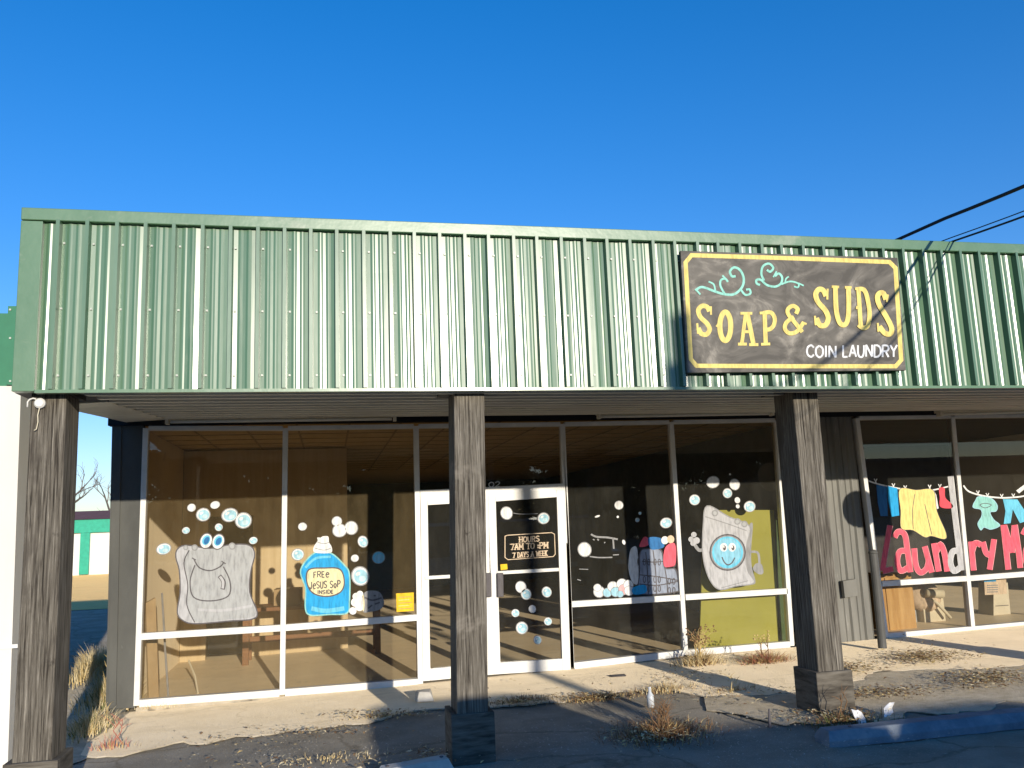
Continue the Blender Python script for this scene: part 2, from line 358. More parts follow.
def ragged(pts, amp, step=.07):
    out = []
    for (a, b) in zip(pts[:-1], pts[1:]):
        a, b = V(a), V(b); n = max(1, int((b-a).length/step))
        for i in range(n):
            p = a.lerp(b, i/n); k = noise.fractal(V((p.x*3.1, p.y*3.1, 4)), .7, 2, 4)
            out.append((p.x, p.y+amp*k))
    out.append(tuple(pts[-1])); return out
fine = lambda a, b, st: [a+st*i for i in range(int((b-a)/st)+1)]
grid_sheet('parking_lot', [-600, -60, -12, -6]+fine(-3, 10, .12)+[14, 30, 80, 600], [-600, -60, -10, 0, 4]+fine(5, 10, .12)+[10.3, 40, 120, 600], -.055, m['asphalt'], .018)
sheet('dirt_lot', [(-500, 25), (-9, 25), (-2.45, 24.6), (-2.45, 500), (-500, 500)], -.045, m['dirt'])  # dirt stops at the shadow edge; darker asphalt deepens the shade nearer
sheet('dirt_verge', ragged([(-4.2, 8.4), (-2.3, 7.6), (-2.0, 8.2)], .1)+[(-2.0, 10.1), (-2.45, 10.2), (-2.45, 13), (-3.6, 13)], -.043, m['gravel'])
# worn concrete apron along the shop front
edge = ragged([(-2.08, 8.25), (-1.85, 8.12), (-1.2, 8.32), (-.3, 8.36), (.35, 8.42), (.8, 8.62), (1.5, 8.5), (2.3, 8.42), (2.8, 8.6), (3.25, 8.5), (3.55, 7.95), (4.1, 7.75), (5, 7.85), (5.6, 8.3), (6.4, 7.95), (8, 7.7), (12.5, 7.7)], .14)
sheet('sidewalk', edge+[(12.5, 10.06), (-2.06, 10.06), (-2.1, 9.2), (-2.14, 8.7)], -.034, m['conc'], .012)
gp = ragged([(3.3, 7.5), (3.7, 6.75), (4.4, 6.5), (6.5, 6.5), (9, 6.5), (12.5, 6.5)], .22)
sheet('gravel_strip', gp+[(12.5, 8.2), (3.6, 8.2)], -.040, m['gravel'], .008)

# ------------------------------------------------------------------ the laundry building
B = thing('laundry_building', 'single storey coin laundry with a green ribbed metal fascia over shaded shop windows', 'building', (1.8, 10, 0))
XL, XR = -2.21, 12.6
ZB, ZT = 2.805, 4.18
def rib_profile(x0, x1, pitch=.2035, start=-1.961):
    P = []
    x = start-pitch*6; rr = random.Random(4)
    while x < x1+pitch:
        jx = rr.uniform(-.007, .007); ya, yb = rr.uniform(-.006, .006), rr.uniform(-.006, .006)
        for dx, dy in ((-.02, 0), (-.013, -.055), (.013, -.055), (.02, 0), (.052, 0), (.070, -.0042), (.080, -.0042), (.092, 0), (.114, 0), (.130, -.0042), (.140, -.0042), (.154, 0)):
            q = x+dx+jx
            if x0 <= q <= x1: P.append((q, dy+(0 if dx < .025 else ya*math.sin((dx-.02)/.165*math.pi)+yb*.5*math.sin((dx-.02)/.165*2*math.pi))))
        x += pitch
    return [(x0, 0)]+P+[(x1, 0)]
mb = MB(); P = rib_profile(-2.07, XR)
zs = [ZB+.015, ZB+.5, ZB+.95, ZT-.085]
vs = []
for z in zs:
    for (x, y) in P: vs.append((x, YF+.03+y+.004*noise.noise(V((x*2.2, z*1.3, 3))), z))
n = len(P)
mb.add(vs, [(j*n+i, j*n+i+1, (j+1)*n+i+1, (j+1)*n+i) for j in range(3) for i in range(n-1)], m['green'])
x = -1.961; k = 0
while x < XR-.2:
    for z in (ZB+.12, ZB+.62, ZB+1.12):
        mb.box((x+.034, YF+.018, z-.007), (x+.048, YF+.035, z+.007), m['screw'])
    x += .2035
mb.build('ribbed_fascia', B)
mb = MB(); mb.box((XL, YF-.02, ZT-.095), (XR, YF+.14, ZT), m['greencap']); mb.build('fascia_cap', B, bevel=.006)
mb = MB(); mb.box((XL, YF-.012, ZB), (-2.062, YF+.08, ZT-.1), m['greencap'])
mb.hexa([(XL, YF+.085, ZB+.02), (XL+.03, YF+.085, ZB+.02), (XL+.03, 9.9, 3.03), (XL, 9.9, 3.03), (XL, YF+.085, ZT-.1), (XL+.03, YF+.085, ZT-.1), (XL+.03, 9.9, ZT-.1), (XL, 9.9, ZT-.1)], m['greencap']); mb.build('corner_trim', B, bevel=.004)
mb = MB(); mb.box((-2.06, YF-.01, ZB-.012), (XR, YF+.055, ZB+.012), m['greencap']); mb.build('bottom_trim', B)
# black cap boards above posts + ragged shadow gap
# soffit: metal panels whose ribs run along the front, rising towards the shop
mb = MB(); vs = []; prof = []
y = YF+.06
while y < 9.98:
    for dy, dz in ((0, 0), (.02, -.05), (.13, -.05), (.15, 0), (.28, 0)): prof.append((y+dy, dz))
    y += .34
prof = [p for p in prof if p[0] < 9.99]
zsof = lambda yy: 2.83+.24*(yy-YF)/3.44
for (yy, dz) in prof:
    for xx in (-1.75, 1.5, 3, 6, XR): vs.append((xx, yy, zsof(yy)+dz+.006*math.sin(xx*2)))
mb.add(vs, [(j*5+i, j*5+i+1, (j+1)*5+i+1, (j+1)*5+i) for j in range(len(prof)-1) for i in range(4)], m['soffit'])
mb.build('soffit', B)
mb = MB(); mb.box((-2.155, YF+.1, 2.84), (-1.74, 7.35, 3.0), m['black']); mb.hexa([(-2.18, 7.36, zsof(7.36)-.07), (-1.76, 7.36, zsof(7.36)-.045), (-1.76, 9.97, zsof(9.97)-.045), (-2.18, 9.97, zsof(9.97)-.07), (-2.155, 7.36, 3.2), (-1.76, 7.36, 3.2), (-1.76, 9.97, 3.2), (-2.155, 9.97, 3.2)], m['soffit']); mb.build('end_beam', B)
mb = MB(); mb.box((-2.37, 9.99, 2.965), (XR, 10.12, 3.30), m['black']); mb.build('lintel_board', B)
# roof, outer walls
mb = MB(); mb.box((XL+.04, YF+.15, 3.7), (XR, 26, 3.8), m['roof']); mb.build('roof', B)
mb = MB(); mb.box((-2.27, 10.13, -.1), (-2.12, 25.9, 3.69), m['pil']); mb.box((XR-.2, 10.13, 0), (XR, 25.9, 3.69), m['metalw']); mb.box((-2.37, 25.91, -.1), (XR, 26.1, 3.69), m['metalw']); mb.build('outer_wall', B)
# left pilaster
mb = MB(); mb.quad4([at(105.5, 709, YS), at(135, 708, YS), at(144, 424, YS), at(112, 424, YS)], .09, m['pil'])
mb.quad4([at(108, 706, YS-.02), at(116, 706, YS-.02), at(121.5, 424, YS-.02), at(113, 424, YS-.02)], .018, m['pil'])
mb.build('pilaster', B, bevel=.003)
# interior
mb = MB(); vs = [(-2.12, 10.1, G(-2.12)), (6, 10.1, G(6)), (XR-.2, 10.1, G(XR-.2)), (XR-.2, 25.9, G(XR-.2)), (6, 25.9, G(6)), (-2.12, 25.9, G(-2.12))]
mb.add(vs, [(0, 1, 4, 5), (1, 2, 3, 4)], m['ifloor']); mb.build('shop_floor', B)
mb = MB(); mb.box((-2.115, 10.13, 2.99), (6.3, 25.9, 3.04), m['iceil']); mb.build('ceiling', B)
mb = MB()
for i in range(14): mb.box((-2.1, 10.7+i*.61, 2.982), (6.2, 10.725+i*.61, 2.9885), m['grid'])
for i in range(13): mb.box((-1.6+i*.61, 10.14, 2.976), (-1.575+i*.61, 19, 2.9815), m['grid'])
mb.build('ceiling_grid', B)
mb = MB(); mb.box((-2.115, 10.125, -.06), (-2.095, 13.3, 2.98), m['cream']); mb.build('inner_side_wall', B)
mb = MB(); mb.box((-2.09, 13.3, -.06), (-1.74, 13.42, 2.97), m['brown']); mb.box((-1.74, 13.3, 2.0), (-1.1, 13.42, 2.97), m['brown']); mb.box((-1.1, 13.3, -.05), (.27, 13.42, 2.97), m['brown'])
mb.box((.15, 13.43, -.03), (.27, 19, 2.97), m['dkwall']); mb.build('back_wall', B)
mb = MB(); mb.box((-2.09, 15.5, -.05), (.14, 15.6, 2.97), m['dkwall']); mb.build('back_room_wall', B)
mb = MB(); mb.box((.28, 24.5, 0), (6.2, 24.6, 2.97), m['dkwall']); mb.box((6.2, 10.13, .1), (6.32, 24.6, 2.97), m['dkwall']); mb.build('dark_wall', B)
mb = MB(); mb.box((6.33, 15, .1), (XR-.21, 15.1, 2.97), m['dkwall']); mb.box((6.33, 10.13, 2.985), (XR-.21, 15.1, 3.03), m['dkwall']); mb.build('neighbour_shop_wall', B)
mb = MB(); mb.box((-1.72, 13.38, .02), (-1.12, 13.41, 1.98), m['black']); mb.build('dark_doorway_fill', B)  # black slab painted in as the darkness of the doorway
# posts
def post(tl, tr, bl, br, y0, d, zg):
    """front face given by its four corners on the plane y = y0"""
    zt = zsof(y0)-.03
    def ex(p, q, z):                     # the edge through p and q, met at height z
        k = (z-p.z)/(q.z-p.z); return p.x+(q.x-p.x)*k
    x0, x1, u0, u1 = ex(bl, tl, zt), ex(br, tr, zt), ex(bl, tl, zg), ex(br, tr, zg)
    a, b = MB(), MB()
    a.hexa([(u0, y0, zg), (u1, y0, zg), (u1, y0+d, zg), (u0, y0+d, zg), (x0, y0, zt), (x1, y0, zt), (x1, y0+d, zt), (x0, y0+d, zt)], m['wood'])
    p = a.build('post', B, bevel=.008)
    b.box((u0-.045, y0-.035, zg-.02), (u1+.05, y0-.001, zg+.36), m['wood2'])
    b.box((u0-.045, y0+.0, zg-.02), (u0-.001, y0+d, zg+.36), m['wood2'])
    b.box((u1+.001, y0, zg-.02), (u1+.05, y0+d, zg+.36), m['wood2'])
    b.build('plinth', p, bevel=.006)
    c = MB(); c.box((x0-.1, y0-.02, zt), (x1+.03, y0+d+.05, zt+.05), m['black']); c.build('cap_plate', p)
def fpost(c, y0, zg): post(*[at(px, py, y0) for px, py in c], y0, .34, zg)
fpost(((31, 400), (66.5, 398), (12, 754), (51.5, 754)), 6.72, -.1)
fpost(((454, 398), (484.5, 398), (457, 705), (488, 695)), 6.72, -.03)
fpost(((793, 397), (818, 397), (819.5, 681), (845.5, 679)), 6.86, .03)
post(V((7.46, 6.86, 2)), V((7.72, 6.86, 2)), V((7.46, 6.86, 1)), V((7.72, 6.86, 1)), 6.86, .34, .08)
mb = MB(); mb.tube([(7.3, 6.93, 2.34), (7.3, 6.945, 2.34)], .24, m['vent'], 28); mb.build('shadow_disc', [o for o in B.children if o.name.startswith('post')][-1])  # unseen disc, made up to cast a round shadow on the panel wall

# grey panel between the two shop fronts
mb = MB(); X0, X1 = 5.74, 6.87
vs = []; prof = []
x = X0
while x < X1:
    for dx, dy in ((0, 0), (.02, -.025), (.035, -.025), (.05, 0), (.1, 0), (.11, .012), (.125, .012), (.135, 0)): prof.append((min(X1, x+dx), dy))
    x += .19
for z in (.06, 2.965):
    for (xx, yy) in prof: vs.append((xx, YS+.03+yy, z))
n = len(prof); mb.add(vs, [(i, i+1, n+i+1, n+i) for i in range(n-1)], m['pan'])
mb.build('panel_wall', B)
mb = MB(); mb.quad4([at(845, 598, YS-.06), at(858, 596, YS-.06), at(856, 579, YS-.06), at(843, 581, YS-.06)], .06, m['pan']);
mb.build('switch_box', B, bevel=.004)

# ------------------------------------------------------------------ shop windows
MUL = {0: ((145.6, 428), (136.2, 706)), 1: ((285.4, 428), (282.2, 695)), 2: ((416.2, 426), (420.5, 684)), 3: ((562.8, 424), (572, 668)),
       4: ((671.6, 422), (686.2, 655)), 5: ((777.2, 420), (792.5, 646)), 6: ((857.5, 418), (887, 638)), 7: ((953.2, 416.5), (973.8, 631))}
def mtop(i): return at(*MUL[i][0], YS-.02)
def mbot(i): return at(*MUL[i][1], YS-.02)
M8t, M8b = mtop(7)+V((1.46, 0, 0)), mbot(7)+V((1.48, 0, .02))
TR = {0: (137.5, 637), 1: (283, 628), 2: (419.5, 617.5), 3: (569.7, 604.5), 4: (683.5, 597.5), 5: (790, 591), 6: (880.5, 584), 7: (968.7, 578.5)}
def mtr(i): return at(*TR[i], YS-.02)
M8r = mtr(7)+V((1.47, 0, .02))
def pane(mb, a, b, c, d, mt, y=.05, tilt=0):
    q = [V(p)+V((0, y, 0)) for p in (a, b, c, d)]
    q[2].y -= tilt; q[3].y -= tilt
    mb.add(q, [(0, 1, 2, 3)], mt)
def window(i, tl, tr, bl, br, ml, mr_, right_bar, gm, tilt=0):
    """one glazed bay: left mullion, head, transom, sill and two panes"""
    f = MB(); w = .058; h = V((w/2, 0, 0)); Z = V((0, 0, 1))
    f.bar(bl, tl, w, .1, m['alu'])
    if right_bar: f.bar(br, tr, w, .1, m['alu'])
    f.bar(tl+h+Z*-.0, tr-h, .05, .094, m['alu'])
    f.bar(ml+h, mr_-h, .07, .09, m['alu'])
    f.bar(bl+h+Z*.02, br-h+Z*.02, .075, .097, m['alu'])
    win = f.build('shop_window', B, bevel=.003)
    u = MB(); pane(u, ml, mr_, tr, tl, gm, tilt=tilt); u.build('upper_pane', win)
    u = MB(); pane(u, bl, br, mr_, ml, gm, y=.053); u.build('lower_pane', win)
    return win
W1 = window(1, mtop(0), mtop(1), mbot(0), mbot(1), mtr(0), mtr(1), False, m['glass'])
W2 = window(2, mtop(1), mtop(2), mbot(1), mbot(2), mtr(1), mtr(2), False, m['glass'])
W3 = window(3, mtop(3), mtop(4), mbot(3), mbot(4), mtr(3), mtr(4), False, m['glassr'])
W4 = window(4, mtop(4), mtop(5), mbot(4), mbot(5), mtr(4), mtr(5), True, m['glassr'])
W5 = window(5, mtop(6), mtop(7), mbot(6), mbot(7), mtr(6), mtr(7), False, m['glassr'], .028)
W6 = window(6, mtop(7), M8t, mbot(7), M8b, mtr(7), M8r, True, m['glassr'], .028)
# low concrete curb under the glass
mb = MB()
for a, b in ((mbot(0), mbot(2)), (mbot(2), mbot(3)), (mbot(3), mbot(5)), (mbot(6), M8b)):
    p, q = a-V((0, 0, .02)), b-V((0, 0, .02))
    mb.quad4([V((p.x, YS-.035, p.z-.16)), V((q.x, YS-.035, q.z-.16)), V((q.x, YS-.035, q.z)), V((p.x, YS-.035, p.z))], .12, m['conc'])
mb.build('sill_kerb', B)
# entrance: door frame with transom lights and two leaves
f = MB()
f.bar(mbot(2), mtop(2), .06, .1, m['alu']); f.bar(mbot(3), mtop(3), .06, .1, m['alu'])
f.bar(mtop(2)+V((.03, 0, 0)), mtop(3)-V((.03, 0, 0)), .05, .094, m['alu'])
hL, hR = at(418.5, 495, YS-.02), at(566, 488, YS-.02)
f.bar(hL+V((.02, 0, 0)), hR-V((.02, 0, 0)), .11, .098, m['alu'])
frame = f.build('entrance_frame', B, bevel=.003)
u = MB(); pane(u, hL, hR, mtop(3), mtop(2), m['glassr']); tp = u.build('transom_pane', frame)
a = Art(YS+.022, 0, 0, 1); a.text('02', 489, 482.2, 500, 481.6, 5, .9, m['pwhite']); a.build('street_number', frame)
def leaf(tl, tr, br, bl, rail, stile):
    f = MB(); T = lambda p: at(*p, YS-.03)
    A, Bq, C, D = T(tl), T(tr), T(br), T(bl)
    f.bar(D, A, stile, .06, m['alu']); f.bar(C, Bq, stile, .06, m['alu'])
    h = V((stile/2, 0, 0))
    f.bar(A+h-V((0, 0, .045)), Bq-h-V((0, 0, .045)), .09, .056, m['alu']); f.bar(D+h+V((0, 0, .065)), C-h+V((0, 0, .065)), .13, .058, m['alu'])
    o = f.build('door', B, bevel=.003)
    u = MB(); pane(u, D, C, Bq, A, m['glassr'], .03); u.build('door_pane', o)
    return o
DL = leaf((424, 497.5), (485, 494), (490.5, 675), (426.8, 681), 0, .085)
DR = leaf((491.5, 494), (560.5, 489.5), (566.8, 670), (496.5, 674.5), 0, .1)
for d, p0, p1 in ((DL, (425, 578), (484, 574.5)), (DR, (497, 573), (559, 569.5))):
    u = MB(); u.bar(at(*p0, YS-.045), at(*p1, YS-.045), .04, .03, m['alu']); u.build('push_bar', d, bevel=.004)
for d, x in ((DL, 488.4), (DR, 500.4)):
    u = MB(); u.bar(at(x+.4, 597, YS-.085), at(x, 573, YS-.085), .07, .05, m['pline']); u.build('door_handle', d, bevel=.006)

# ------------------------------------------------------------------ painted pictures on the glass
YA = YS+.018
def bubbles(win, ox, oy, k, lst):
    for b in lst:
        x, y, r = b[0], b[1], b[2]; ry = b[3] if len(b) > 3 else r; kind = b[4] if len(b) > 4 else 'b'
        a = Art(YA, ox, oy, k)
        a.ell(x, y, r*1.14, ry*1.14, m['pgrey2'], -.3)
        a.ell(x, y, r, ry, m['pwhite'] if kind != 'd' else m['psky'], -.3)
        if kind == 'b': a.ell(x+r*.07, y+ry*.06, r*.84, ry*.83, m['pbub'], -.3); a.ell(x-r*.28, y-ry*.25, r*.3, ry*.2, m['pwhite'], -.6); a.ell(x+r*.25, y+ry*.3, r*.42, ry*.34, m['pbub2'], -.3)
        if kind == 'd': a.ell(x+r*.1, y+ry*.1, r*.8, ry*.76, m['plav'], -.3)
        a.build('bubble', win)
bubbles(W1, 150, 490, 5.483, [(228, 97, 22, 20, 'w'), (292, 135, 36, 33), (357, 82, 25, 19, 'w'), (437, 137, 42, 34), (512, 167, 42, 40), (377, 204, 20, 19), (197, 222, 20, 17), (75, 323, 38, 28), (566, 277, 22, 18)])
a = Art(YA, 150, 490, 5.483)
body = [(150, 325), (200, 303), (330, 320), (440, 300), (540, 302), (574, 350), (552, 450), (547, 560), (588, 670), (560, 708), (440, 718), (250, 733), (180, 715), (150, 670), (165, 560), (160, 440), (142, 370)]
a.fill(body, m['psilver']); a.fill([(215, 335), (330, 325), (440, 306), (535, 308), (566, 352), (545, 450), (540, 560), (580, 665), (550, 700), (440, 708), (250, 722), (205, 630), (210, 520), (188, 400)], m['pgrey'])
a.stroke([(260, 655), (400, 660), (560, 635)], 14, m['psilver'])
a.stroke(body, 7, m['pline'], True, True); a.stroke([(215, 330), (186, 400), (207, 520), (202, 630), (245, 726)], 6, m['pline'])
a.stroke([(240, 378), (270, 425), (330, 442), (385, 420), (405, 395)], 7, m['pline']); a.stroke([(230, 372), (252, 384)], 6, m['pline']); a.stroke([(392, 390), (415, 405)], 6, m['pline'])
a.stroke([(246, 412), (220, 500), (240, 588), (335, 608), (430, 580), (438, 500), (402, 420)], 7, m['pline'])
a.stroke([(380, 470), (403, 503), (398, 545)], 24, m['pline']); a.stroke([(383, 474), (401, 503), (398, 540)], 14, m['psilver'])
for x, y, r in ((245, 316, 18), (196, 316, 14), (450, 308, 20)): a.ell(x, y, r, r, m['pgrey2']); a.ell(x, y, r*.6, r*.6, m['pgrey'])
for x, y in ((308, 279), (374, 283)):
    a.ell(x, y, 36, 46, m['pline'], .35); a.ell(x, y, 31, 40, m['pwhite'], .35); a.ell(x, y-4, 21, 29, m['psky'], .5); a.ell(x+2, y-2, 14, 22, m['pdeep'], .5)
a.build('painted_soap_bag', W1)
K2 = (280, 500, 5.907)
bubbles(W2, *K2, [(133, 157, 24, 22, 'w'), (105, 322, 34, 32), (336, 126, 28, 27, 'w'), (352, 180, 39, 36, 'w'), (421, 165, 36, 37, 'w'), (490, 246, 28, 32), (442, 344, 22, 20, 'w'), (582, 340, 35, 33, 'd'), (474, 449, 48, 52)])
a = Art(YA, *K2)
body = [(205, 312), (300, 314), (380, 385), (410, 440), (410, 600), (395, 668), (290, 676), (180, 680), (150, 640), (150, 520), (122, 412)]
a.fill(body, m['pblue']); a.stroke([(185, 640), (270, 655), (380, 640)], 26, m['psky']); a.stroke([(150, 400), (210, 345), (300, 335)], 14, m['psky'])
a.stroke(body, 8, m['psea'], True, True)
lab = [(170, 412), (260, 402), (355, 410), (380, 490), (352, 548), (270, 570), (190, 546), (158, 480)]
a.fill(lab, m['plabel']); a.stroke(lab, 8, m['pline'], True, True)
cap = [(206, 310), (200, 276), (222, 242), (220, 222), (240, 222), (255, 214), (285, 216), (290, 250), (306, 280), (298, 312)]
a.fill(cap, m['pwhite']); a.stroke([(208, 285), (260, 296), (300, 285)], 4, m['pgrey2']); a.stroke([(222, 250), (260, 258), (290, 250)], 4, m['pgrey2'])
a.text('FREe', 198, 424, 290, 420, 36, 6, m['pline'], jit=.06); a.text('JeSUS SoP', 176, 486, 356, 476, 40, 6, m['pline'], jit=.06); a.text('INSIDE', 222, 533, 315, 530, 22, 5, m['pline'], jit=.06)
a.build('painted_soap_bottle', W2)
a = Art(YA, *K2)
a.fill([(498, 548), (580, 540), (612, 590), (600, 640), (535, 660), (488, 655)], m['pgrey2'])
for x, y, r in ((450, 570, 22), (472, 556, 20), (445, 605, 26), (470, 630, 26), (430, 655, 22), (475, 595, 24)): a.ell(x, y, r, r, m['pwhite'])
a.stroke([(500, 575), (545, 592), (600, 578)], 10, m['pline']); a.stroke([(520, 640), (545, 620)], 9, m['pline']); a.stroke([(560, 615), (590, 605)], 9, m['pline']); a.stroke([(490, 560), (496, 610), (492, 655)], 7, m['plabel'])
a.ell(560, 565, 7, 5, m['pline']); a.build('painted_sponge', W2)
a = Art(YS+.03, *K2); a.fill([(685, 552), (790, 546), (791, 655), (689, 662)], m['pnotice'], False)
for i in range(5): a.stroke([(700, 575+i*17), (778-(i % 2)*14, 571+i*17)], 5, m['pdress'] if i % 2 else m['ply'], False)
a.build('yellow_notice', W2)
K3 = (570, 470, 5.483)
bubbles(W3, *K3, [(268, 193, 22, 22, 'w'), (80, 436, 34, 37, 'w'), (527, 290, 30, 26), (383, 237, 8), (369, 274, 11), (295, 396, 8, 13, 'w'), (150, 254, 14, 5, 'w'), (262, 257, 6, 6, 'w')])
a = Art(YA, *K3)
for p, w in (([(115, 352), (145, 366), (205, 370), (262, 380)], 10), ([(236, 378), (240, 432)], 9), ([(108, 474), (160, 480), (232, 479)], 7), ([(235, 466), (268, 464)], 6), ([(50, 543), (100, 545)], 4), ([(40, 600), (60, 606)], 5), ([(125, 380), (135, 384)], 6), ([(150, 378), (158, 386)], 9), ([(188, 396), (192, 400)], 9)):
    a.stroke(p, w, m['pgrey2'])
a.build('worn_lettering', W3)
a = Art(YA, *K3)
for x, y, r, c in ((160, 668, 30, 'pwhite'), (150, 645, 20, 'pwhite'), (205, 672, 24, 'pbub'), (235, 640, 28, 'pwhite'), (250, 668, 26, 'pbub'), (285, 625, 28, 'pwhite'), (295, 655, 28, 'pink2'), (320, 630, 26, 'pwhite'), (325, 662, 26, 'pwhite'), (275, 680, 18, 'pbub')):
    a.ell(x, y, r*1.1, r*1.1, m['pgrey2']); a.ell(x, y, r, r*.95, m[c])
a.build('painted_suds', W3)
a = Art(YA, *K3)
a.fill([(345, 422), (368, 432), (376, 560), (370, 625), (340, 612), (320, 540), (328, 450)], m['pwhite'])
bk = [(385, 450), (430, 432), (500, 440), (522, 535), (580, 545), (596, 640), (582, 668), (430, 682), (376, 660), (382, 560)]
a.fill(bk, m['pbask'])
for p in ([(384, 575), (480, 585), (590, 605)], [(380, 625), (480, 632), (592, 610)], [(455, 440), (470, 560), (475, 678)], [(415, 450), (425, 560), (430, 680)], [(510, 480), (530, 600), (535, 672)], [(395, 500), (460, 505), (515, 500)]): a.stroke(p, 6, m['pline'])
for x in (408, 432, 466, 490, 545, 570):
    for y in (505, 600, 650): a.ring(x, y+(10 if x > 500 else 0), 7, 17, 4, m['pline'], 10)
a.stroke(bk, 6, m['pline'], True, True)
a.fill([(380, 416), (404, 368), (428, 374), (432, 408), (402, 422)], m['ppink']); a.fill([(430, 372), (498, 374), (516, 420), (470, 436), (438, 428)], m['pdeep'])
a.ell(520, 385, 20, 22, m['pwhite']); a.ell(552, 380, 20, 22, m['pcream']); a.fill([(522, 425), (575, 404), (579, 510), (552, 530), (514, 522)], m['ppink'])
a.fill([(345, 645), (410, 630), (416, 672), (350, 682)], m['pblue']); a.stroke([(385, 450), (372, 500), (384, 540)], 6, m['pline'])
a.build('painted_laundry_basket', W3)
K4 = (670, 460, 5.12)
bubbles(W4, *K4, [(220, 113, 31, 28, 'w'), (331, 125, 24, 27, 'w'), (294, 170, 22, 23), (126, 204, 25, 25), (345, 206, 13, 15, 'w'), (347, 237, 9, 10, 'w'), (408, 238, 27, 26), (307, 73, 5, 5, 'w')])
a = Art(YA, *K4)
a.stroke([(185, 452), (150, 462), (126, 432)], 17, m['pgrey2'])
for x, y, r in ((122, 382, 14), (108, 406, 14), (136, 412, 17), (118, 426, 14)): a.ell(x, y, r, r, m['psilver'])
a.stroke([(412, 470), (450, 476), (458, 530)], 12, m['pgrey2']); a.fill([(440, 530), (470, 535), (478, 578), (455, 585), (425, 560)], m['pgrey2'])
body = [(190, 235), (300, 290), (408, 340), (392, 440), (396, 560), (432, 628), (340, 645), (250, 662), (195, 595), (168, 480), (170, 340)]
a.fill([(400, 350), (424, 328), (416, 450), (418, 540), (438, 628), (400, 620), (386, 500)], m['pgrey2']); a.fill(body, m['psilver'])
a.stroke(body, 6, m['pgrey2'], True, True); a.stroke([(180, 290), (290, 325), (392, 362)], 5, m['pgrey2']); a.stroke([(262, 655), (400, 618)], 4, m['pgrey2'])
for x, y in ((230, 272), (345, 315), (381, 328)): a.ell(x, y, 17, 17, m['pgrey2']); a.ell(x, y, 10, 10, m['pgrey'])
a.ell(295, 473, 94, 95, m['pgrey2']); a.ell(295, 473, 80, 82, m['psky']); a.ell(295, 470, 70, 70, m['plav'])
a.ring(295, 473, 90, 91, 7, m['pline'])
for x in (275, 318): a.ell(x, 447, 19, 22, m['pwhite']); a.ell(x+4, 450, 8, 13, m['pline']); a.ell(x+1, 445, 4, 5, m['pwhite'])
a.stroke([(266, 497), (280, 525), (298, 537), (318, 525), (332, 500)], 6, m['pline'])
a.build('painted_washing_machine', W4)
# door lettering and bubbles
KD = (480, 480, 3.84)
YA = YS-.012
bubbles(DR, *KD, [(102, 127, 21, 23, 'w'), (244, 147, 21, 20), (157, 411, 19, 21, 'w'), (177, 438, 18, 20), (256, 430, 17, 19), (201, 495, 13, 14, 'w'), (136, 511, 14, 14), (161, 568, 21, 22), (261, 543, 14, 14), (221, 614, 14, 16)])
a = Art(YA, *KD)
a.stroke([(96, 216), (106, 212), (275, 202), (286, 208), (289, 285), (281, 294), (107, 306), (96, 297)], 3, m['pcream'], False, True)
a.text('HOURS', 151, 219, 228, 215, 20, 4.2, m['pcream'], True); a.text('7AM TO .PM', 118, 246, 261, 239, 22, 4.2, m['pcream'], True); a.text('7 DAYS A WEEK', 126, 280, 258, 271, 19, 3.6, m['pcream'], True, gap=.34)
a.stroke([(128, 127), (160, 131), (222, 129)], 2.5, m['pgrey2']); a.build('hours_lettering', DR)
a = Art(YA, *KD); a.fill([(78, 324), (104, 322), (106, 343), (80, 346)], m['pnotice'], False); a.build('yellow_sticker', DR)
YA = YS+.012
# laundry-mat window
KR = (850, 460, 5.885)
a = Art(YA, *KR); a.stroke([(90, 115), (160, 140), (280, 166), (380, 181), (480, 178), (578, 156)], 8, m['pwhite'])
for x, y in ((150, 120), (255, 148), (324, 160), (468, 156), (528, 152)): a.stroke([(x-8, y-10), (x+5, y+14)], 5, m['pwhite'], False); a.stroke([(x+9, y-10), (x-2, y+14)], 5, m['pwhite'], False)
a.fill([(155, 146), (216, 156), (222, 330), (180, 330), (164, 250)], m['pdeep'], False); a.fill([(220, 152), (278, 166), (290, 326), (246, 334), (224, 240)], m['pblue'], False)
a.fill([(288, 172), (300, 178), (302, 250), (290, 245)], m['pwhite'], False); a.fill([(492, 178), (508, 205), (522, 285), (508, 290)], m['pwhite'], False)
dr = [(292, 172), (390, 176), (490, 178), (512, 300), (566, 430), (555, 466), (480, 448), (440, 455), (370, 414), (302, 402), (298, 300)]
a.fill(dr, m['pdress']); a.stroke([(382, 200), (368, 300), (372, 405)], 4, m['pline']); a.stroke([(440, 260), (460, 350), (482, 440)], 4, m['pline']); a.stroke(dr, 3, m['pline'], True, True)
a.fill([(525, 166), (556, 166), (562, 222), (604, 264), (594, 284), (532, 276), (528, 220)], m['pred'])
a.build('painted_clothesline', W5)
def lettering(win, strokes, w=30):
    a = Art(YA, *KR)
    for p, c in strokes: a.stroke(p, w+5, m['pwhite'] if c != 'ppink' else m['pink2'])
    for p, c in strokes: a.stroke(p, w, m[c])
    a.build('painted_lettering', win)
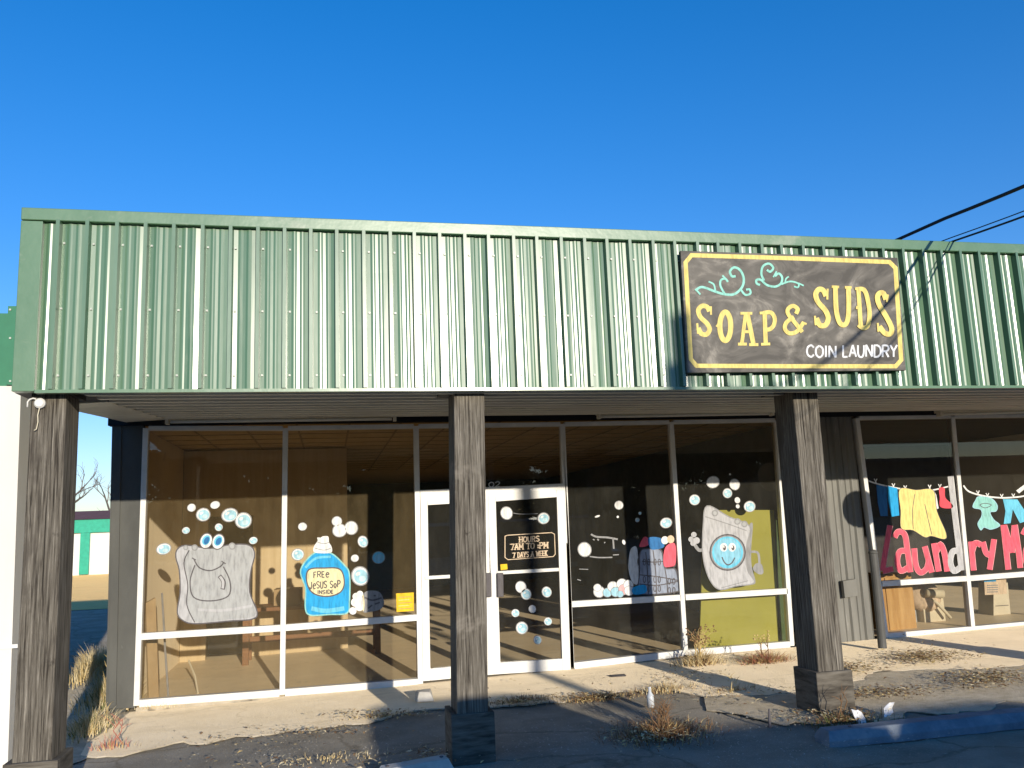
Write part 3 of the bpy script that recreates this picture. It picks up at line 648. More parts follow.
lettering(W5, [([(236, 385), (205, 560), (192, 652)], 'ppink'), ([(192, 655), (255, 640)], 'ppink'),
               ([(262, 455), (285, 422), (322, 440), (338, 530), (356, 660)], 'ppink'), ([(335, 535), (292, 540), (278, 600), (300, 652), (348, 628)], 'ppink'),
               ([(378, 520), (388, 620), (415, 662), (450, 640), (462, 600)], 'ppink'), ([(440, 508), (462, 590), (482, 662)], 'ppink'),
               ([(494, 490), (522, 656)], 'ppink'), ([(508, 540), (532, 498), (556, 550), (572, 656)], 'ppink'),
               ([(640, 535), (604, 540), (590, 600), (612, 652), (652, 630)], 'psilver'), ([(592, 95), (625, 380), (658, 650)], 'psilver')])
a = Art(YA, *KR); a.stroke([(668, 150), (700, 185), (780, 210), (880, 222), (960, 220), (1040, 208), (1180, 165)], 9, m['pwhite'])
for x, y in ((752, 190), (808, 205), (892, 210), (960, 208)): a.stroke([(x-8, y-10), (x+5, y+14)], 5, m['pwhite'], False); a.stroke([(x+9, y-10), (x-2, y+14)], 5, m['pwhite'], False)
sh = [(760, 215), (830, 225), (866, 265), (860, 300), (825, 308), (845, 350), (882, 385), (830, 408), (790, 396), (770, 412), (752, 375), (775, 330), (770, 292), (724, 278), (740, 235)]
a.fill(sh, m['psea']); a.stroke(sh, 4, m['pbub'], True, True); a.stroke([(765, 265), (795, 255), (832, 265), (795, 282)], 4, m['pline'], True, True)
a.fill([(900, 230), (985, 232), (1062, 350), (1000, 372), (958, 290), (945, 372), (905, 376), (915, 300)], m['psky'], False)
a.fill([(978, 180), (1100, 90), (1110, 110), (995, 196)], m['pwhite'], False); a.build('painted_clothesline', W6)
lettering(W6, [([(712, 480), (728, 650)], 'ppink'), ([(718, 540), (738, 490), (772, 500)], 'ppink'), ([(782, 482), (800, 545), (825, 560)], 'ppink'), ([(848, 466), (835, 560), (822, 645)], 'ppink'),
               ([(902, 382), (918, 520), (932, 645)], 'ppink'), ([(908, 385), (955, 545)], 'ppink'), ([(955, 545), (968, 385)], 'ppink'), ([(970, 382), (990, 520), (1002, 635)], 'ppink'),
               ([(1018, 440), (1045, 400), (1080, 440), (1110, 625)], 'ppink'), ([(1085, 520), (1040, 520), (1035, 590), (1060, 625), (1100, 590)], 'ppink'),
               ([(1150, 300), (1185, 615)], 'ppink'), ([(1125, 410), (1205, 395)], 'ppink')])

# ------------------------------------------------------------------ the sign
YG = YF-.055
S = thing('shop_sign', 'black painted signboard with yellow border reading SOAP & SUDS COIN LAUNDRY', 'sign', at(795, 312, YG))
b = MB(); c4 = [at(687.7, 372.9, YG), at(906, 370.3, YG), at(897.6, 257.7, YG), at(680.4, 250.6, YG)]
b.quad4(c4, .04, m['board']); b.build('board', S, bevel=.004)
a = Art(YG-.001); bd = [(685.6, 262.5), (691.5, 255.2), (790, 258.2), (889.5, 262), (895.5, 268), (901.2, 360), (895.8, 366.2), (796, 366.2), (696.5, 365.8), (690.8, 359)]
a.stroke(bd, 4.2, m['pyellow'], False, True); a.build('border', S)
K = (675, 245, 5.904)
a = Art(YG-.0015, *K); Y_ = m['pyellow']
def wk(pts, w): a.stroke(pts, w, Y_)
def ln(p, q, w): a.stroke([p, q], w, Y_, False)
wk([(203, 392), (190, 366), (160, 360), (138, 385), (150, 425), (190, 465), (204, 500), (185, 528), (155, 522), (138, 490)], 27); ln((212, 362), (213, 412), 11); ln((131, 462), (136, 524), 12)
a.ring(297, 480, 32, 84, 30, Y_); ln((246, 470), (262, 480), 22)
ln((418, 400), (394, 588), 21); ln((426, 400), (464, 590), 27); ln((400, 512), (450, 512), 17); ln((372, 585), (424, 585), 17); ln((438, 588), (492, 588), 17); ln((386, 403), (456, 403), 16)
ln((529, 400), (536, 588), 25); wk([(520, 402), (565, 398), (588, 430), (584, 470), (562, 496), (534, 500)], 24); ln((508, 586), (562, 584), 16); ln((500, 402), (530, 400), 16)
K5 = 675+0
z = lambda x, y: ((660+x/3.793-675)*5.904, (230+y/3.793-245)*5.904)
wk([z(540, 387), z(515, 355), z(486, 318), z(487, 298), z(505, 288), z(522, 300), z(516, 318)], 24); wk([z(508, 330), z(480, 350), z(474, 375), z(492, 392), z(520, 384), z(545, 350)], 24); ln(z(538, 349), z(556, 357), 12)
q = lambda pts: [((790-675)*5.904+x, y) for x, y in pts]
Lq = lambda p0, p1, w: a.stroke(q([p0, p1]), w, Y_, False)
wk(q([(212, 302), (196, 268), (170, 262), (152, 290), (165, 335), (208, 385), (226, 430), (212, 470), (178, 474), (156, 432)]), 30); Lq((222, 258), (220, 322), 12); Lq((147, 418), (152, 474), 12)
wk(q([(268, 250), (274, 390), (296, 462), (330, 466), (346, 400), (345, 250)]), 28); Lq((246, 246), (290, 248), 15); Lq((324, 250), (364, 250), 15)
Lq((404, 262), (418, 478), 25); wk(q([(392, 262), (436, 264), (458, 320), (470, 410), (458, 478), (428, 488), (404, 470)]), 26); Lq((384, 258), (440, 262), 15); Lq((390, 368), (412, 372), 18)
wk(q([(566, 322), (552, 286), (530, 284), (516, 308), (528, 355), (570, 425), (600, 490), (592, 524), (560, 520), (528, 480)]), 30); Lq((578, 292), (572, 338), 12); Lq((518, 460), (522, 512), 12)
a.build('lettering', S)
a = Art(YG-.0015, 790, 245, 5.904)
a.text('COIN', 100, 592, 272, 596, 68, 11, m['pwhite'], gap=.22, jit=.02); a.text('LAUNDRY', 310, 592, 632, 590, 70, 11, m['pwhite'], gap=.2, jit=.03); a.build('small_lettering', S)
a = Art(YG-.0015, *K); T_ = m['pteal']
for p, w in (([(120, 268), (160, 248), (230, 272), (290, 290), (350, 290), (395, 250), (406, 200), (386, 150), (350, 132), (325, 155), (335, 184), (358, 184)], 14), ([(292, 286), (268, 240), (272, 206), (298, 200), (312, 218)], 12),
             ([(388, 262), (415, 294), (445, 286), (440, 262), (420, 264)], 12), ([(238, 268), (228, 232), (198, 216)], 10), ([(125, 264), (150, 292)], 10), ([(280, 180), (300, 200)], 10),
             ([(502, 236), (482, 226), (482, 206), (508, 206), (540, 235), (590, 246), (626, 226), (632, 190), (612, 168), (590, 184)], 13), ([(526, 210), (510, 170), (520, 125), (555, 110), (580, 135), (562, 158), (543, 146)], 13),
             ([(628, 232), (680, 215), (728, 228), (725, 250), (703, 244)], 10), ([(650, 225), (655, 200), (672, 186)], 9), ([(580, 190), (600, 155)], 9), ([(728, 225), (760, 240)], 9)):
    a.stroke(p, w, T_)
a.build('scrollwork', S)

# ------------------------------------------------------------------ things hanging under the soffit
def tube_light(px0, px1, y, label):
    p, q = at(px0, y[0], 9.88), at(px1, y[1], 9.88)
    t = thing('fluorescent_light', label, 'light', (p+q)/2, 'fluorescent lights under the soffit')
    b = MB(); zt = .1
    b.hexa([p+V((0, -.08, .0)), q+V((0, -.08, 0)), q+V((0, .06, 0)), p+V((0, .06, 0)), p+V((0, -.05, .09)), q+V((0, -.05, .09)), q+V((0, .06, .12)), p+V((0, .06, .12))], m['soffit']); b.build('housing', t, bevel=.004)
    b = MB(); b.tube([p+V((.05, -.03, -.024)), q+V((-.05, -.03, -.024))], .019, m['tube'], 10); b.build('lamp_tube', t, smooth=True)
    for e, s in ((p, 1), (q, -1)):
        b = MB(); b.box(e+V((-.0 if s > 0 else -.035, -.06, -.05)), e+V((.035 if s > 0 else 0, .02, -.001)), m['soffit']); b.build('lamp_holder', t)
tube_light(166, 396, (420, 417), 'long fluorescent light under the soffit above the painted soap bag window')
tube_light(597, 772, (415, 412), 'fluorescent light fixture under the soffit above the painted washing machine window')
tube_light(937, 1120, (413, 408), 'fluorescent light fixture under the soffit above the pink lettering')
t = thing('outlet_box', 'round white electrical box with a dangling cord at the top of the left wooden post', 'electrical box', at(40, 403, 6.7))
c = at(40.5, 403.5, 6.71)
b = MB(); b.tube([c+V((0, .005, 0)), c+V((0, -.02, 0)), c+V((0, -.035, 0))], [.038, .038, .026], m['vent'], 18); b.build('cover', t)
b = MB(); b.tube([at(36, 399, 6.69), at(33, 398.3, 6.69), at(29.5, 399.5, 6.69), at(27.6, 402, 6.69), at(27.4, 407, 6.69)], .006, m['vent'], 8); b.build('conduit', t, smooth=True)
b = MB(); b.tube([at(39.5, 408, 6.69), at(37.8, 415, 6.69), at(38, 422, 6.69), at(36.5, 429, 6.69), at(34, 430.5, 6.69)], .004, m['ivory'], 6); b.build('cord', t, smooth=True)
t = thing('pipe_bollard', 'grey steel pipe bollard standing at the corner of the clothesline window', 'bollard', onz(882, 648, .12))
p = onz(882.5, 648, .115)
b = MB(); b.tube([p, at(878, 600, p.y), at(873, 553, p.y)], .05, m['pipe'], 16); b.build('shaft', t, smooth=False)
b = MB(); q = at(873, 553, p.y); b.tube([q-V((0, 0, .005)), q+V((0, 0, .025)), q+V((0, 0, .04))], [.06, .05, .02], m['pipe'], 16); b.build('dome_cap', t, smooth=True)
t = thing('widened_side_wall', 'white sided outbuilding wall with dark green metal trim left of the wooden post', 'building', (-3.5, 8, 0))
c1, c2, c3, c4 = at(20.5, 388, 8), at(11, 715, 8), at(28, 400, 8.3), at(19, 700, 8.3)
b = MB(); zb = -.1; xt, xb = at(20.5, 395, 8).x, at(10, 712, 8).x
xb = xt+(xb-xt)*1.1
zt = at(12, 386, 8).z; b.hexa([(-9, 8, zb), (xb, 8, zb), (xb, 8.3, zb), (-9, 8.3, zb), (-9, 8, zt), (xt, 8, zt), (xt, 8.3, zt), (-9, 8.3, zt)], m['metalw']); b.build('wall', t)  # narrow in view; carried on left, unseen, to shade the ground behind
b = MB(); d0 = at(18.5, 384.5, 8); zq = at(12, 307, 8).z; b.quad4([at(5.5, 384.5, 7.97), at(19, 385, 7.97), at(21, 306, 7.97), at(8, 306, 7.97)], .05, m['dkgreen']); b.box((-9, 8.03, zt+.004), (xt-.09, 8.3, zq-.05), m['dkgreen']); o = b.build('green_fascia', t)
s = MB()
for py in (309.5, 338, 381): q = at(9, py, 7.96); s.box((q.x, 7.96, q.z-.008), (q.x+.016, 7.968, q.z+.008), m['screw'])
s.build('screws', o)
b = MB(); b.box((-9, 7.985, .88), (xb+.03, 7.999, .91), m['vent']); b.build('siding_band', t)

# ------------------------------------------------------------------ inside the windows
t = thing('work_table', 'brown wooden table standing inside behind the painted soap bag and bottle', 'table', (-.3, 12.6, 0))
b = MB(); b.box((-1.25, 12.35, .68), (.75, 13.0, .73), m['wtable']); b.build('tabletop', t, bevel=.005)
for x in (-1.15, .62):
    for y in (12.42, 12.9):
        b = MB(); b.box((x, y, G(x)), (x+.08, y+.06, .68), m['wtable']); b.build('leg', t)
b = MB(); b.box((-1.06, 12.43, .27), (.6, 12.47, .35), m['wtable']); b.build('rail', t)
for i, (x, w, h, c, lb) in enumerate([(-.75, .35, .22, 'card', 'brown cardboard box lying on the table inside behind the soap bag'), (-.2, .42, .12, 'pgrey2', 'flat grey carton on the table inside between the soap bag and the bottle')]):
    b = MB(); b.hexa([(x, 12.5, .735), (x+w, 12.45, .735), (x+w+.03, 12.8, .735), (x+.02, 12.85, .735), (x, 12.5, .735+h), (x+w, 12.45, .735+h), (x+w+.03, 12.8, .735+h), (x+.02, 12.85, .735+h)], m[c])
    b.box((x+w*.4, 12.42, .735+h), (x+w*.6, 12.8, .74+h), m['ivory'])
    tag(b.build('carton', org=(x, 12.5, .735), bevel=.004), lb, 'box')
t = MB(); t.hexa([(-1.93, 10.35, -.03), (-1.84, 10.42, -.03), (-1.86, 10.45, -.03), (-1.95, 10.38, -.03), (-2.04, 10.6, 1.0), (-1.95, 10.67, 1.05), (-1.97, 10.7, 1.05), (-2.06, 10.63, 1.0)], m['card'])
tag(t.build('leaning_board', org=(-1.8, 10.4, 0)), 'tan board leaning against the inner side wall behind the soap bag window', 'board')
for k, (x, y, c, lb) in enumerate([(-1.72, 10.3, 'pgrey2', 'thin pale stick leaning by the tan board in the leftmost window'), (-1.45, 10.55, 'ivory', 'short pale stick on the floor inside the leftmost window')]):
    b = MB(); b.tube([(x, y, -.02), (x-.08+.02*k, y+.18, .5 if k == 0 else .14), (x-.16, y+.35, 1.1 if k == 0 else .3)], .012, m[c], 6); tag(b.build('stick', org=(x, y, 0)), lb, 'stick')
# yellow-green board right behind the washing machine window
c4 = [at(699, 664, 10.25), at(779, 652, 10.25), at(774, 510, 10.25), at(704, 510, 10.25)]
b = MB(); b.quad4(c4, .03, m['yboard']); b.quad4([at(781, 655, 10.27), at(794, 650, 10.27), at(785, 520, 10.27), at(776, 520, 10.27)], .02, m['gboard'])
tag(b.build('board', org=c4[0]), 'yellow green board standing behind the painted washing machine', 'board')
x0, x1 = at(885, 600, 10.4).x, at(914, 600, 10.4).x
t = thing('wooden_cabinet', 'orange plywood cabinet behind the clothesline window beside the pipe bollard', 'cabinet', ((x0+x1)/2, 10.6, .1))
b = MB(); b.box((x0-.05, 10.4, .1), (x1, 10.95, .86), m['ply']); b.build('carcass', t, bevel=.006)
b = MB(); b.box((x0+.02, 10.385, .14), (x1-.03, 10.399, .82), m['ply']); b.build('front_panel', t, bevel=.003)
t = thing('pedestal_fan', 'cream fan head with a handle on an ivory box behind the clothesline window', 'fan', at(930, 640, 10.9))
p = at(935, 632, 10.8); b = MB(); b.box((p.x-.18, 10.75, .12), (p.x+.16, 11.1, .55), m['ivory']); b.box((p.x-.5, 10.85, .12), (p.x-.22, 11.05, .6), m['pgrey']); b.build('base_box', t, bevel=.01)
c = at(924, 596, 10.8); b = MB(); b.tube([c+V((.05, .1, -.02)), c+V((0, .0, 0)), c+V((-.03, -.05, .02))], [.2, .22, .15], m['pcream'], 20); b.build('fan_head', t, smooth=True)
b = MB(); b.tube([at(926, 593, 10.7), at(943, 594, 10.65)], .06, m['ivory'], 14); b.build('motor', t, smooth=True)
b = MB(); b.tube([at(930, 598, 10.7), at(938, 604, 10.66), at(951, 618, 10.62)], [.014, .025, .02], m['ivory'], 8); b.build('handle', t, smooth=True)
b = MB(); b.quad4([at(985, 595, 10.2), at(1007, 594, 10.2), at(1006, 577, 10.2), at(984, 578, 10.2)], .004, m['pcream']); b.quad4([at(984.2, 582, 10.195), at(996, 581.5, 10.195), at(996, 578.2, 10.195), at(984, 578.8, 10.195)], .003, m['pblue'])
for i in range(4): b.quad4([at(987, 586+i*2.2, 10.197), at(998, 585.6+i*2.2, 10.197), at(998, 584.7+i*2.2, 10.197), at(987, 585+i*2.2, 10.197)], .002, m['pgrey2'])
tag(b.build('poster', org=at(995, 586, 10.2)), 'small poster with a blue header behind the glass below the letters ry', 'poster')
p = at(1000, 628, 10.9); b = MB(); b.hexa([(p.x-.17, 10.8, .14), (p.x+.12, 10.8, .14), (p.x+.12, 11.1, .14), (p.x-.17, 11.1, .14), (p.x-.1, 10.8, .62), (p.x+.14, 10.8, .62), (p.x+.14, 11.1, .62), (p.x-.1, 11.1, .62)], m['ivory'])
b.box((p.x-.12, 10.79, .3), (p.x+.1, 10.799, .31), m['pline'])
tag(b.build('carton', org=p, bevel=.01), 'ivory carton on the floor behind the glass below the small poster', 'box')

# ------------------------------------------------------------------ lot furniture and litter
def wheel_stop(a, b, mt, label, h=.13, w=.2):
    a, b = V(a), V(b); d = (b-a).normalized(); n = V((-d.y, d.x, 0)); mb = MB(); L_ = (b-a).length
    k = 14; prof = [(-w*.5, 0), (-w*.5, h*.45), (-w*.3, h), (w*.3, h), (w*.5, h*.45), (w*.5, 0)]
    vs = []
    for i in range(k+1):
        for (u, z_) in prof:
            j = .006*noise.noise(V((i*1.7, u*30, z_*40)))
            sft = .03 if i in (0, k) and z_ > h*.8 else 0
            vs.append(a+d*(L_*i/k+(sft if i == 0 else -sft))+n*(u+j)+V((0, 0, z_+j*.7)))
    fs = [(i*6+j, i*6+j+1, (i+1)*6+j+1, (i+1)*6+j) for i in range(k) for j in range(5)]+[(0, 1, 2, 3, 4, 5)[::-1], tuple(k*6+j for j in range(6))]
    mb.add(vs, fs, mt)
    for i in (.12, .88):
        c = a+d*L_*i+V((0, 0, h-.002)); mb.tube([c, c+V((0, 0, .01))], .016, m['pline'], 8)
    return tag(mb.build('wheel_stop', org=a, bevel=.008), label, 'wheel stop', 'concrete wheel stops in the parking lot')
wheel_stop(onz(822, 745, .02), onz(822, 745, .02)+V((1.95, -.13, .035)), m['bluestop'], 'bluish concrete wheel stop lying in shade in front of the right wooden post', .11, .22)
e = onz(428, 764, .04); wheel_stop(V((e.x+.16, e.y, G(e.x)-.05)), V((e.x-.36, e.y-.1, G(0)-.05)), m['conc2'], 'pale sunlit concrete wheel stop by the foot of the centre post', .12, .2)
def chunk(px, py, sx, sy, sz, mt, name, label, cat, z=0):
    p = onz(px, py, z); b = MB(); r = random.Random(px)
    j = lambda: r.uniform(-.15, .15)
    b.hexa([p+V((sx*(u+j()), sy*(v_+j()), sz*(w_+(j() if w_ else -.05)))) for u, v_, w_ in ((-.5, -.5, 0), (.5, -.5, 0), (.5, .5, 0), (-.5, .5, 0), (-.42, -.4, 1), (.4, -.42, 1), (.42, .4, 1), (-.4, .42, 1))], mt)
    return tag(b.build(name, org=p, bevel=.01), label, cat)
chunk(424, 700, .17, .16, .09, m['conc2'], 'broken_concrete', 'small broken lump of concrete on the walk left of the centre post', 'rubble', .0)
chunk(618, 676, .16, .1, .012, m['pline'], 'rubber_scrap', 'flat dark rubber scrap lying on the walk right of the door', 'litter', .03)
for (px, py, rot, lb) in ((862, 722, -.5, 'crumpled white paper scrap leaning left beside the right post weeds'), (886, 716, .5, 'crumpled white paper scrap standing right of the other scrap behind the blue stop')):
    p = onz(px, py, .05); b = MB(); vs = []; r = random.Random(px)
    for i in range(4):
        for j in range(4): vs.append(p+V((.032*(i-1.5)*(.6+.15*j*(3-j))+rot*.035*j, .02*r.uniform(-1, 1), -.01+.036*j+.012*r.uniform(-1, 1))))
    b.add(vs, [(j+4*i, j+1+4*i, j+5+4*i, j+4+4*i) for i in range(3) for j in range(3)], m['papr'])
    tag(b.build('paper_scrap', org=p), lb, 'litter', 'paper scraps by the right post')
p = onz(651, 707, .03); b = MB(); b.tube([p+V((0, 0, .0)), p+V((0, .005, .1)), p+V((0, .008, .13)), p+V((0, .01, .16))], [.032, .033, .015, .013], m['bottle'], 12)
b.tube([p+V((0, .01, .16)), p+V((0, .011, .175))], .015, m['pwhite'], 10)
tag(b.build('plastic_bottle', org=p, smooth=True), 'clear plastic bottle standing at the edge of the brown dead weed', 'bottle')
p = onz(770, 727, .02); b = MB(); b.tube([p, p+V((0, 0, .07)), p+V((.005, 0, .14))], [.012, .011, .008], m['pline'], 8); b.tube([p, p+V((0, 0, .01))], .022, m['pline'], 10)
tag(b.build('metal_stake', org=p), 'short dark metal stake in the asphalt left of the right post', 'stake')
def blade(mb, p, h, dirx, diry, w, mt, droop=.5, seg=4):
    vs = []; d = V((dirx, diry, 0)); s = V((-diry, dirx, 0))
    if s.length < 1e-4: s = V((1, 0, 0))
    s = s.normalized()*w
    if random.random() < .5: s = V((w, 0, 0))
    for i in range(seg+1):
        t = i/seg; c = p+d*(t**1.5)*h+V((0, 0, h*t*(1-droop*t*.5))); ww = s*(1-t*.85)
        vs += [c-ww, c+ww]
    mb.add(vs, [(2*i, 2*i+1, 2*i+3, 2*i+2) for i in range(seg)], mt)
def weed(px, py, z, n, h, spread, mats, label, sx=1, sy=1, w=.004, twigs=0, seeds=0, name='weed', group='weeds growing along the walk', lean=1):
    p = onz(px, py, z); mb = MB(); r = random.Random(px*3+py)
    for i in range(n):
        a = r.uniform(0, 6.28); q = abs(r.gauss(0, .5)); q = min(q, 1.2)
        b0 = p+V((math.cos(a)*q*spread*sx, math.sin(a)*q*spread*sy, -.015)); b0.z = max(b0.z, G(b0.x)-.05)
        l = r.uniform(0, .8)*lean; a2 = a+r.gauss(0, .7)
        blade(mb, b0, h*r.uniform(.35, 1)*(1-.35*q), l*math.cos(a2), l*math.sin(a2), w*r.uniform(.6, 1.3), r.choice(mats), r.uniform(.2, 1.1))
    for i in range(twigs):
        a = r.uniform(0, 6.28); l = r.uniform(.2, .7); hh = h*r.uniform(.8, 1.5)
        e = p+V((math.cos(a)*l*hh*.6*sx, math.sin(a)*l*hh*.3, hh))
        mid = p.lerp(e, .5)+V((r.uniform(-.05, .05), 0, r.uniform(0, .06)))
        mb.tube([p+V((r.uniform(-.1, .1)*sx, r.uniform(-.1, .1), -.01)), mid, e], [.005, .004, .002], mats[0], 5)
        for k in range(3):
            c = mid.lerp(e, r.random()); e2 = c+V((r.uniform(-.12, .12), r.uniform(-.05, .05), r.uniform(.03, .12)))
            mb.tube([c, c.lerp(e2, .5)+V((0, 0, .01)), e2], [.003, .002, .001], mats[0], 4)
            for s_ in range(seeds):
                f = e2+V((r.gauss(0, .012), r.gauss(0, .012), r.gauss(0, .012)))
                mb.box(f-V((.006,)*3), f+V((.006,)*3), mats[-1])
    return tag(mb.build(name, org=p), label, 'weed', group)
s1, s2, db, rw, gw = m['straw'], m['straw2'], m['deadbr'], m['redw'], m['gweed']
weed(110, 700, -.04, 1300, .45, .38, [s1, s2, s1, s2, gw], 'tall dry straw grass between the left post and the grey pilaster', .75, 1.7, .0045, 9)
weed(94, 672, -.04, 1300, .5, .55, [s1, s2], 'thick strawy grass strip directly right of the left wooden post', .45, 2.2, .0045)
weed(124, 702, -.04, 420, .4, .22, [s2, s1], 'bare pale twiggy weed in front of the grey pilaster foot', .8, .6, .003, 12)
weed(90, 728, -.04, 900, .24, .3, [s1, s2, s2, gw], 'lowest clump of matted straw beside the corner of the concrete walk', .6, 1.6, .004)
weed(112, 746, -.03, 90, .17, .17, [rw, rw, s1], 'small reddish weed on the walk right of the left wooden post', 1.2, .7, .003, 2)
weed(160, 706, -.03, 120, .08, .22, [s1, s2], 'flat tuft of straw at the lower left corner of the soap bag window', 1.8, .4, .003)
weed(701, 664, .05, 900, .26, .28, [s1, s2, db], 'tall golden dry weed at the foot of the washing machine window', 1.1, .55, .0035, 13, 3, lean=1.5)
weed(766, 662, .06, 900, .2, .3, [db, rw, s1], 'low rusty brown weed below the yellow green board', 1.15, .5, .0035, 4, 2, lean=1.8)
weed(662, 736, .0, 1500, .17, .5, [db, db, m['wtable'], s1], 'large brown dead weed growing from the shaded asphalt', .9, .75, .0032, 16, 0, lean=1.9)
weed(735, 692, .03, 160, .12, .3, [s1, db], 'thin straggly weed in the walk crack between the dead weed and right post', 1.4, .5, .003, 2)
weed(665, 690, .03, 420, .14, .42, [s1, s2, db], 'spread of straw on the walk edge behind the plastic bottle', 1.3, .4, .003)
weed(845, 722, .04, 520, .16, .38, [db, gw, db], 'dark low weed around the foot of the right wooden post', 1.15, .5, .0035, 3)
weed(520, 702, .0, 520, .12, .45, [db, db, s1], 'brown leaf and straw tuft at the walk edge right of the centre post', 1.1, .25, .003)
weed(600, 698, .02, 620, .12, .55, [db, db, s1], 'brown straw tuft along the walk edge below the door', 1.1, .25, .003)
weed(385, 715, -.01, 140, .08, .45, [s1, db], 'low straw line along the walk edge left of the centre post', 1.4, .25, .003)
weed(330, 757, -.03, 130, .06, .5, [s1, s2], 'sparse flattened straw on the sunlit asphalt at the bottom left', 1.5, .4, .003)
def litter(name, spots, mt, size, seed, alt=None):
    mb = MB(); r = random.Random(seed)
    for (px, py, rx, ry, n) in spots:
        for i in range(n):
            g = onz(px+r.gauss(0, rx*.5), py+r.gauss(0, ry*.5), .03); g.z = G(g.x)+.004+r.uniform(0, .012)
            if g.y > 9.97: continue
            a = r.uniform(0, 6.28); s = size*r.uniform(.5, 1.2); u = V((math.cos(a), math.sin(a), r.uniform(-.3, .3)))*s; w_ = V((-math.sin(a), math.cos(a), r.uniform(-.3, .3)))*s*.5
            up = V((0, 0, s*.35*r.random()))
            mb.add([g-u, g-w_*.8+up, g+u, g+w_*.8+up, g+up*.4], [(0, 1, 4), (1, 2, 4), (2, 3, 4), (3, 0, 4)], r.choice([mt]+(alt or [])))
    return tag(mb.build(name), None, None, None, 'stuff')
litter('fallen_leaves', [(925, 665, 45, 7, 900), (990, 688, 50, 9, 800), (850, 676, 30, 6, 400), (880, 700, 60, 6, 500), (760, 664, 30, 6, 160), (660, 735, 55, 14, 260), (830, 722, 60, 8, 300), (520, 702, 40, 4, 200),
                          (600, 699, 60, 5, 260), (380, 712, 60, 5, 240), (320, 728, 60, 6, 140), (690, 680, 40, 9, 140), (430, 752, 30, 5, 60), (740, 700, 60, 10, 120), (940, 650, 60, 6, 26), (560, 685, 120, 10, 20), (250, 735, 120, 12, 60), (300, 758, 140, 8, 110)],
       m['leafb'], .026, 5, [s1, db, s2])
litter('gravel_chips', [(600, 730, 160, 22, 500), (820, 755, 160, 14, 300), (330, 740, 200, 18, 300), (560, 745, 120, 18, 260), (960, 690, 60, 10, 300), (300, 752, 150, 10, 160), (720, 740, 120, 18, 160), (900, 690, 60, 10, 160)], m['conc2'], .011, 9, [m['gravel']])

# ------------------------------------------------------------------ far left: yard building and bare trees
t = thing('metal_shed', 'far white metal building with a bright green eave across the dirt lot', 'building', (-14, 48.2, 0))
b = MB(); b.box((-34, 48.2, -.1), (-2.5, 60, 2.05), m['metalw']); b.build('wall', t)
b = MB(); b.box((-34.2, 48.0, 2.05), (-2.4, 48.19, 2.72), m['trimg']); b.build('eave', t)
b = MB(); b.hexa([(-34.3, 47.9, 2.722), (-2.3, 47.9, 2.722), (-2.3, 60.2, 2.722), (-34.3, 60.2, 2.722), (-34.3, 53, 3.3), (-2.3, 53, 3.3), (-2.3, 55, 3.3), (-34.3, 55, 3.3)], m['rroof']); b.build('roof', t)
for px in (84.5, 20, 140):
    p = at(px, 560, 48.1); b = MB(); b.box((p.x-.22, 48.0, -.05), (p.x+.22, 48.15, 2.04), m['trimg']); b.build('green_post', t)
def bare_tree(x, y, h, seed, label):
    r = random.Random(seed); mb = MB(); tw = MB()
    def grow(p, d, L_, rad, lev):
        n = 4; pts = [p]; q = p; dd = d.copy()
        for i in range(n):
            dd = (dd+V((r.gauss(0, .12), r.gauss(0, .12), r.gauss(.04, .07)))).normalized(); q = q+dd*L_/n; pts.append(q)
        (mb if lev < 1 else tw).tube(pts, [rad*(1-.45*i/n) for i in range(n+1)], m['bark'], 6 if lev < 2 else 3, False)
        if lev < 5:
            for k in range(3 if lev < 3 else 3):
                c = pts[min(n, 2+k % 3)]; a = r.uniform(0, 6.28)
                nd = (dd+V((math.cos(a), math.sin(a), r.uniform(-.1, .5)))*r.uniform(.5, .95)).normalized()
                grow(c, nd, L_*r.uniform(.55, .8), rad*.52, lev+1)
    grow(V((x, y, -.1)), V((0, 0, 1)), h*.33, h*.04, 0)
    t = thing('bare_tree', label, 'tree', (x, y, 0), 'bare trees behind the far shed')
    mb.build('trunk', t, smooth=True); tw.build('branches', t)
bare_tree(-14.6, 62, 7.5, 3, 'bare leafless tree rising over the far shed roof beside the left post')
bare_tree(-17.8, 66, 8.5, 5, 'second bare leafless tree further left behind the far shed')
bare_tree(-11.8, 70, 7, 8, 'bare leafless tree beyond the far shed nearest the grey pilaster')

# ------------------------------------------------------------------ service wires, pole and what stands across the street
PX, PY_ = 5.33, -8.0
def wire(x0, z0, sx, sz, ze, r_, label):
    b = MB(); pts = []; T = 6.6-PY_
    c = (ze-z0-sz*T)/T**2; d = (PX-x0-sx*T)/T**2
    for i in range(-4, 41):
        tt = T*i/40 if i >= 0 else i*.25
        pts.append((x0+sx*tt+d*tt*tt, 6.6-tt, z0+sz*tt+c*tt*tt if tt >= 0 else z0-.07*tt))
    b.tube(pts, r_, m['cable'], 6)
    return tag(b.build('overhead_wire', org=pts[0]), label, 'wire', 'service wires running to the roof')
wire(5.667, 4.41, -.07, -.108, 5.75, .016, 'thick black overhead service wire meeting the roof above the sign')
wire(5.714, 4.185, -.03, -.098, 5.3, .009, 'lower of the two thin overhead wires right of the sign')
wire(5.70, 4.22, -.025, -.092, 5.42, .005, 'thinnest overhead wire running just above the lower thin one')
t = thing('service_mast', 'metal mast on the roof holding the overhead wires behind the fascia', 'mast', (5.72, 7.65, 3.8))
b = MB(); b.tube([(5.72, 7.65, 3.8), (5.72, 7.65, 4.46)], .03, m['pipe'], 10); b.build('tube', t)
b = MB(); b.tube([(5.72, 7.65, 4.461), (5.72, 7.65, 4.49)], .045, m['pipe'], 10); b.build('weather_cap', t)
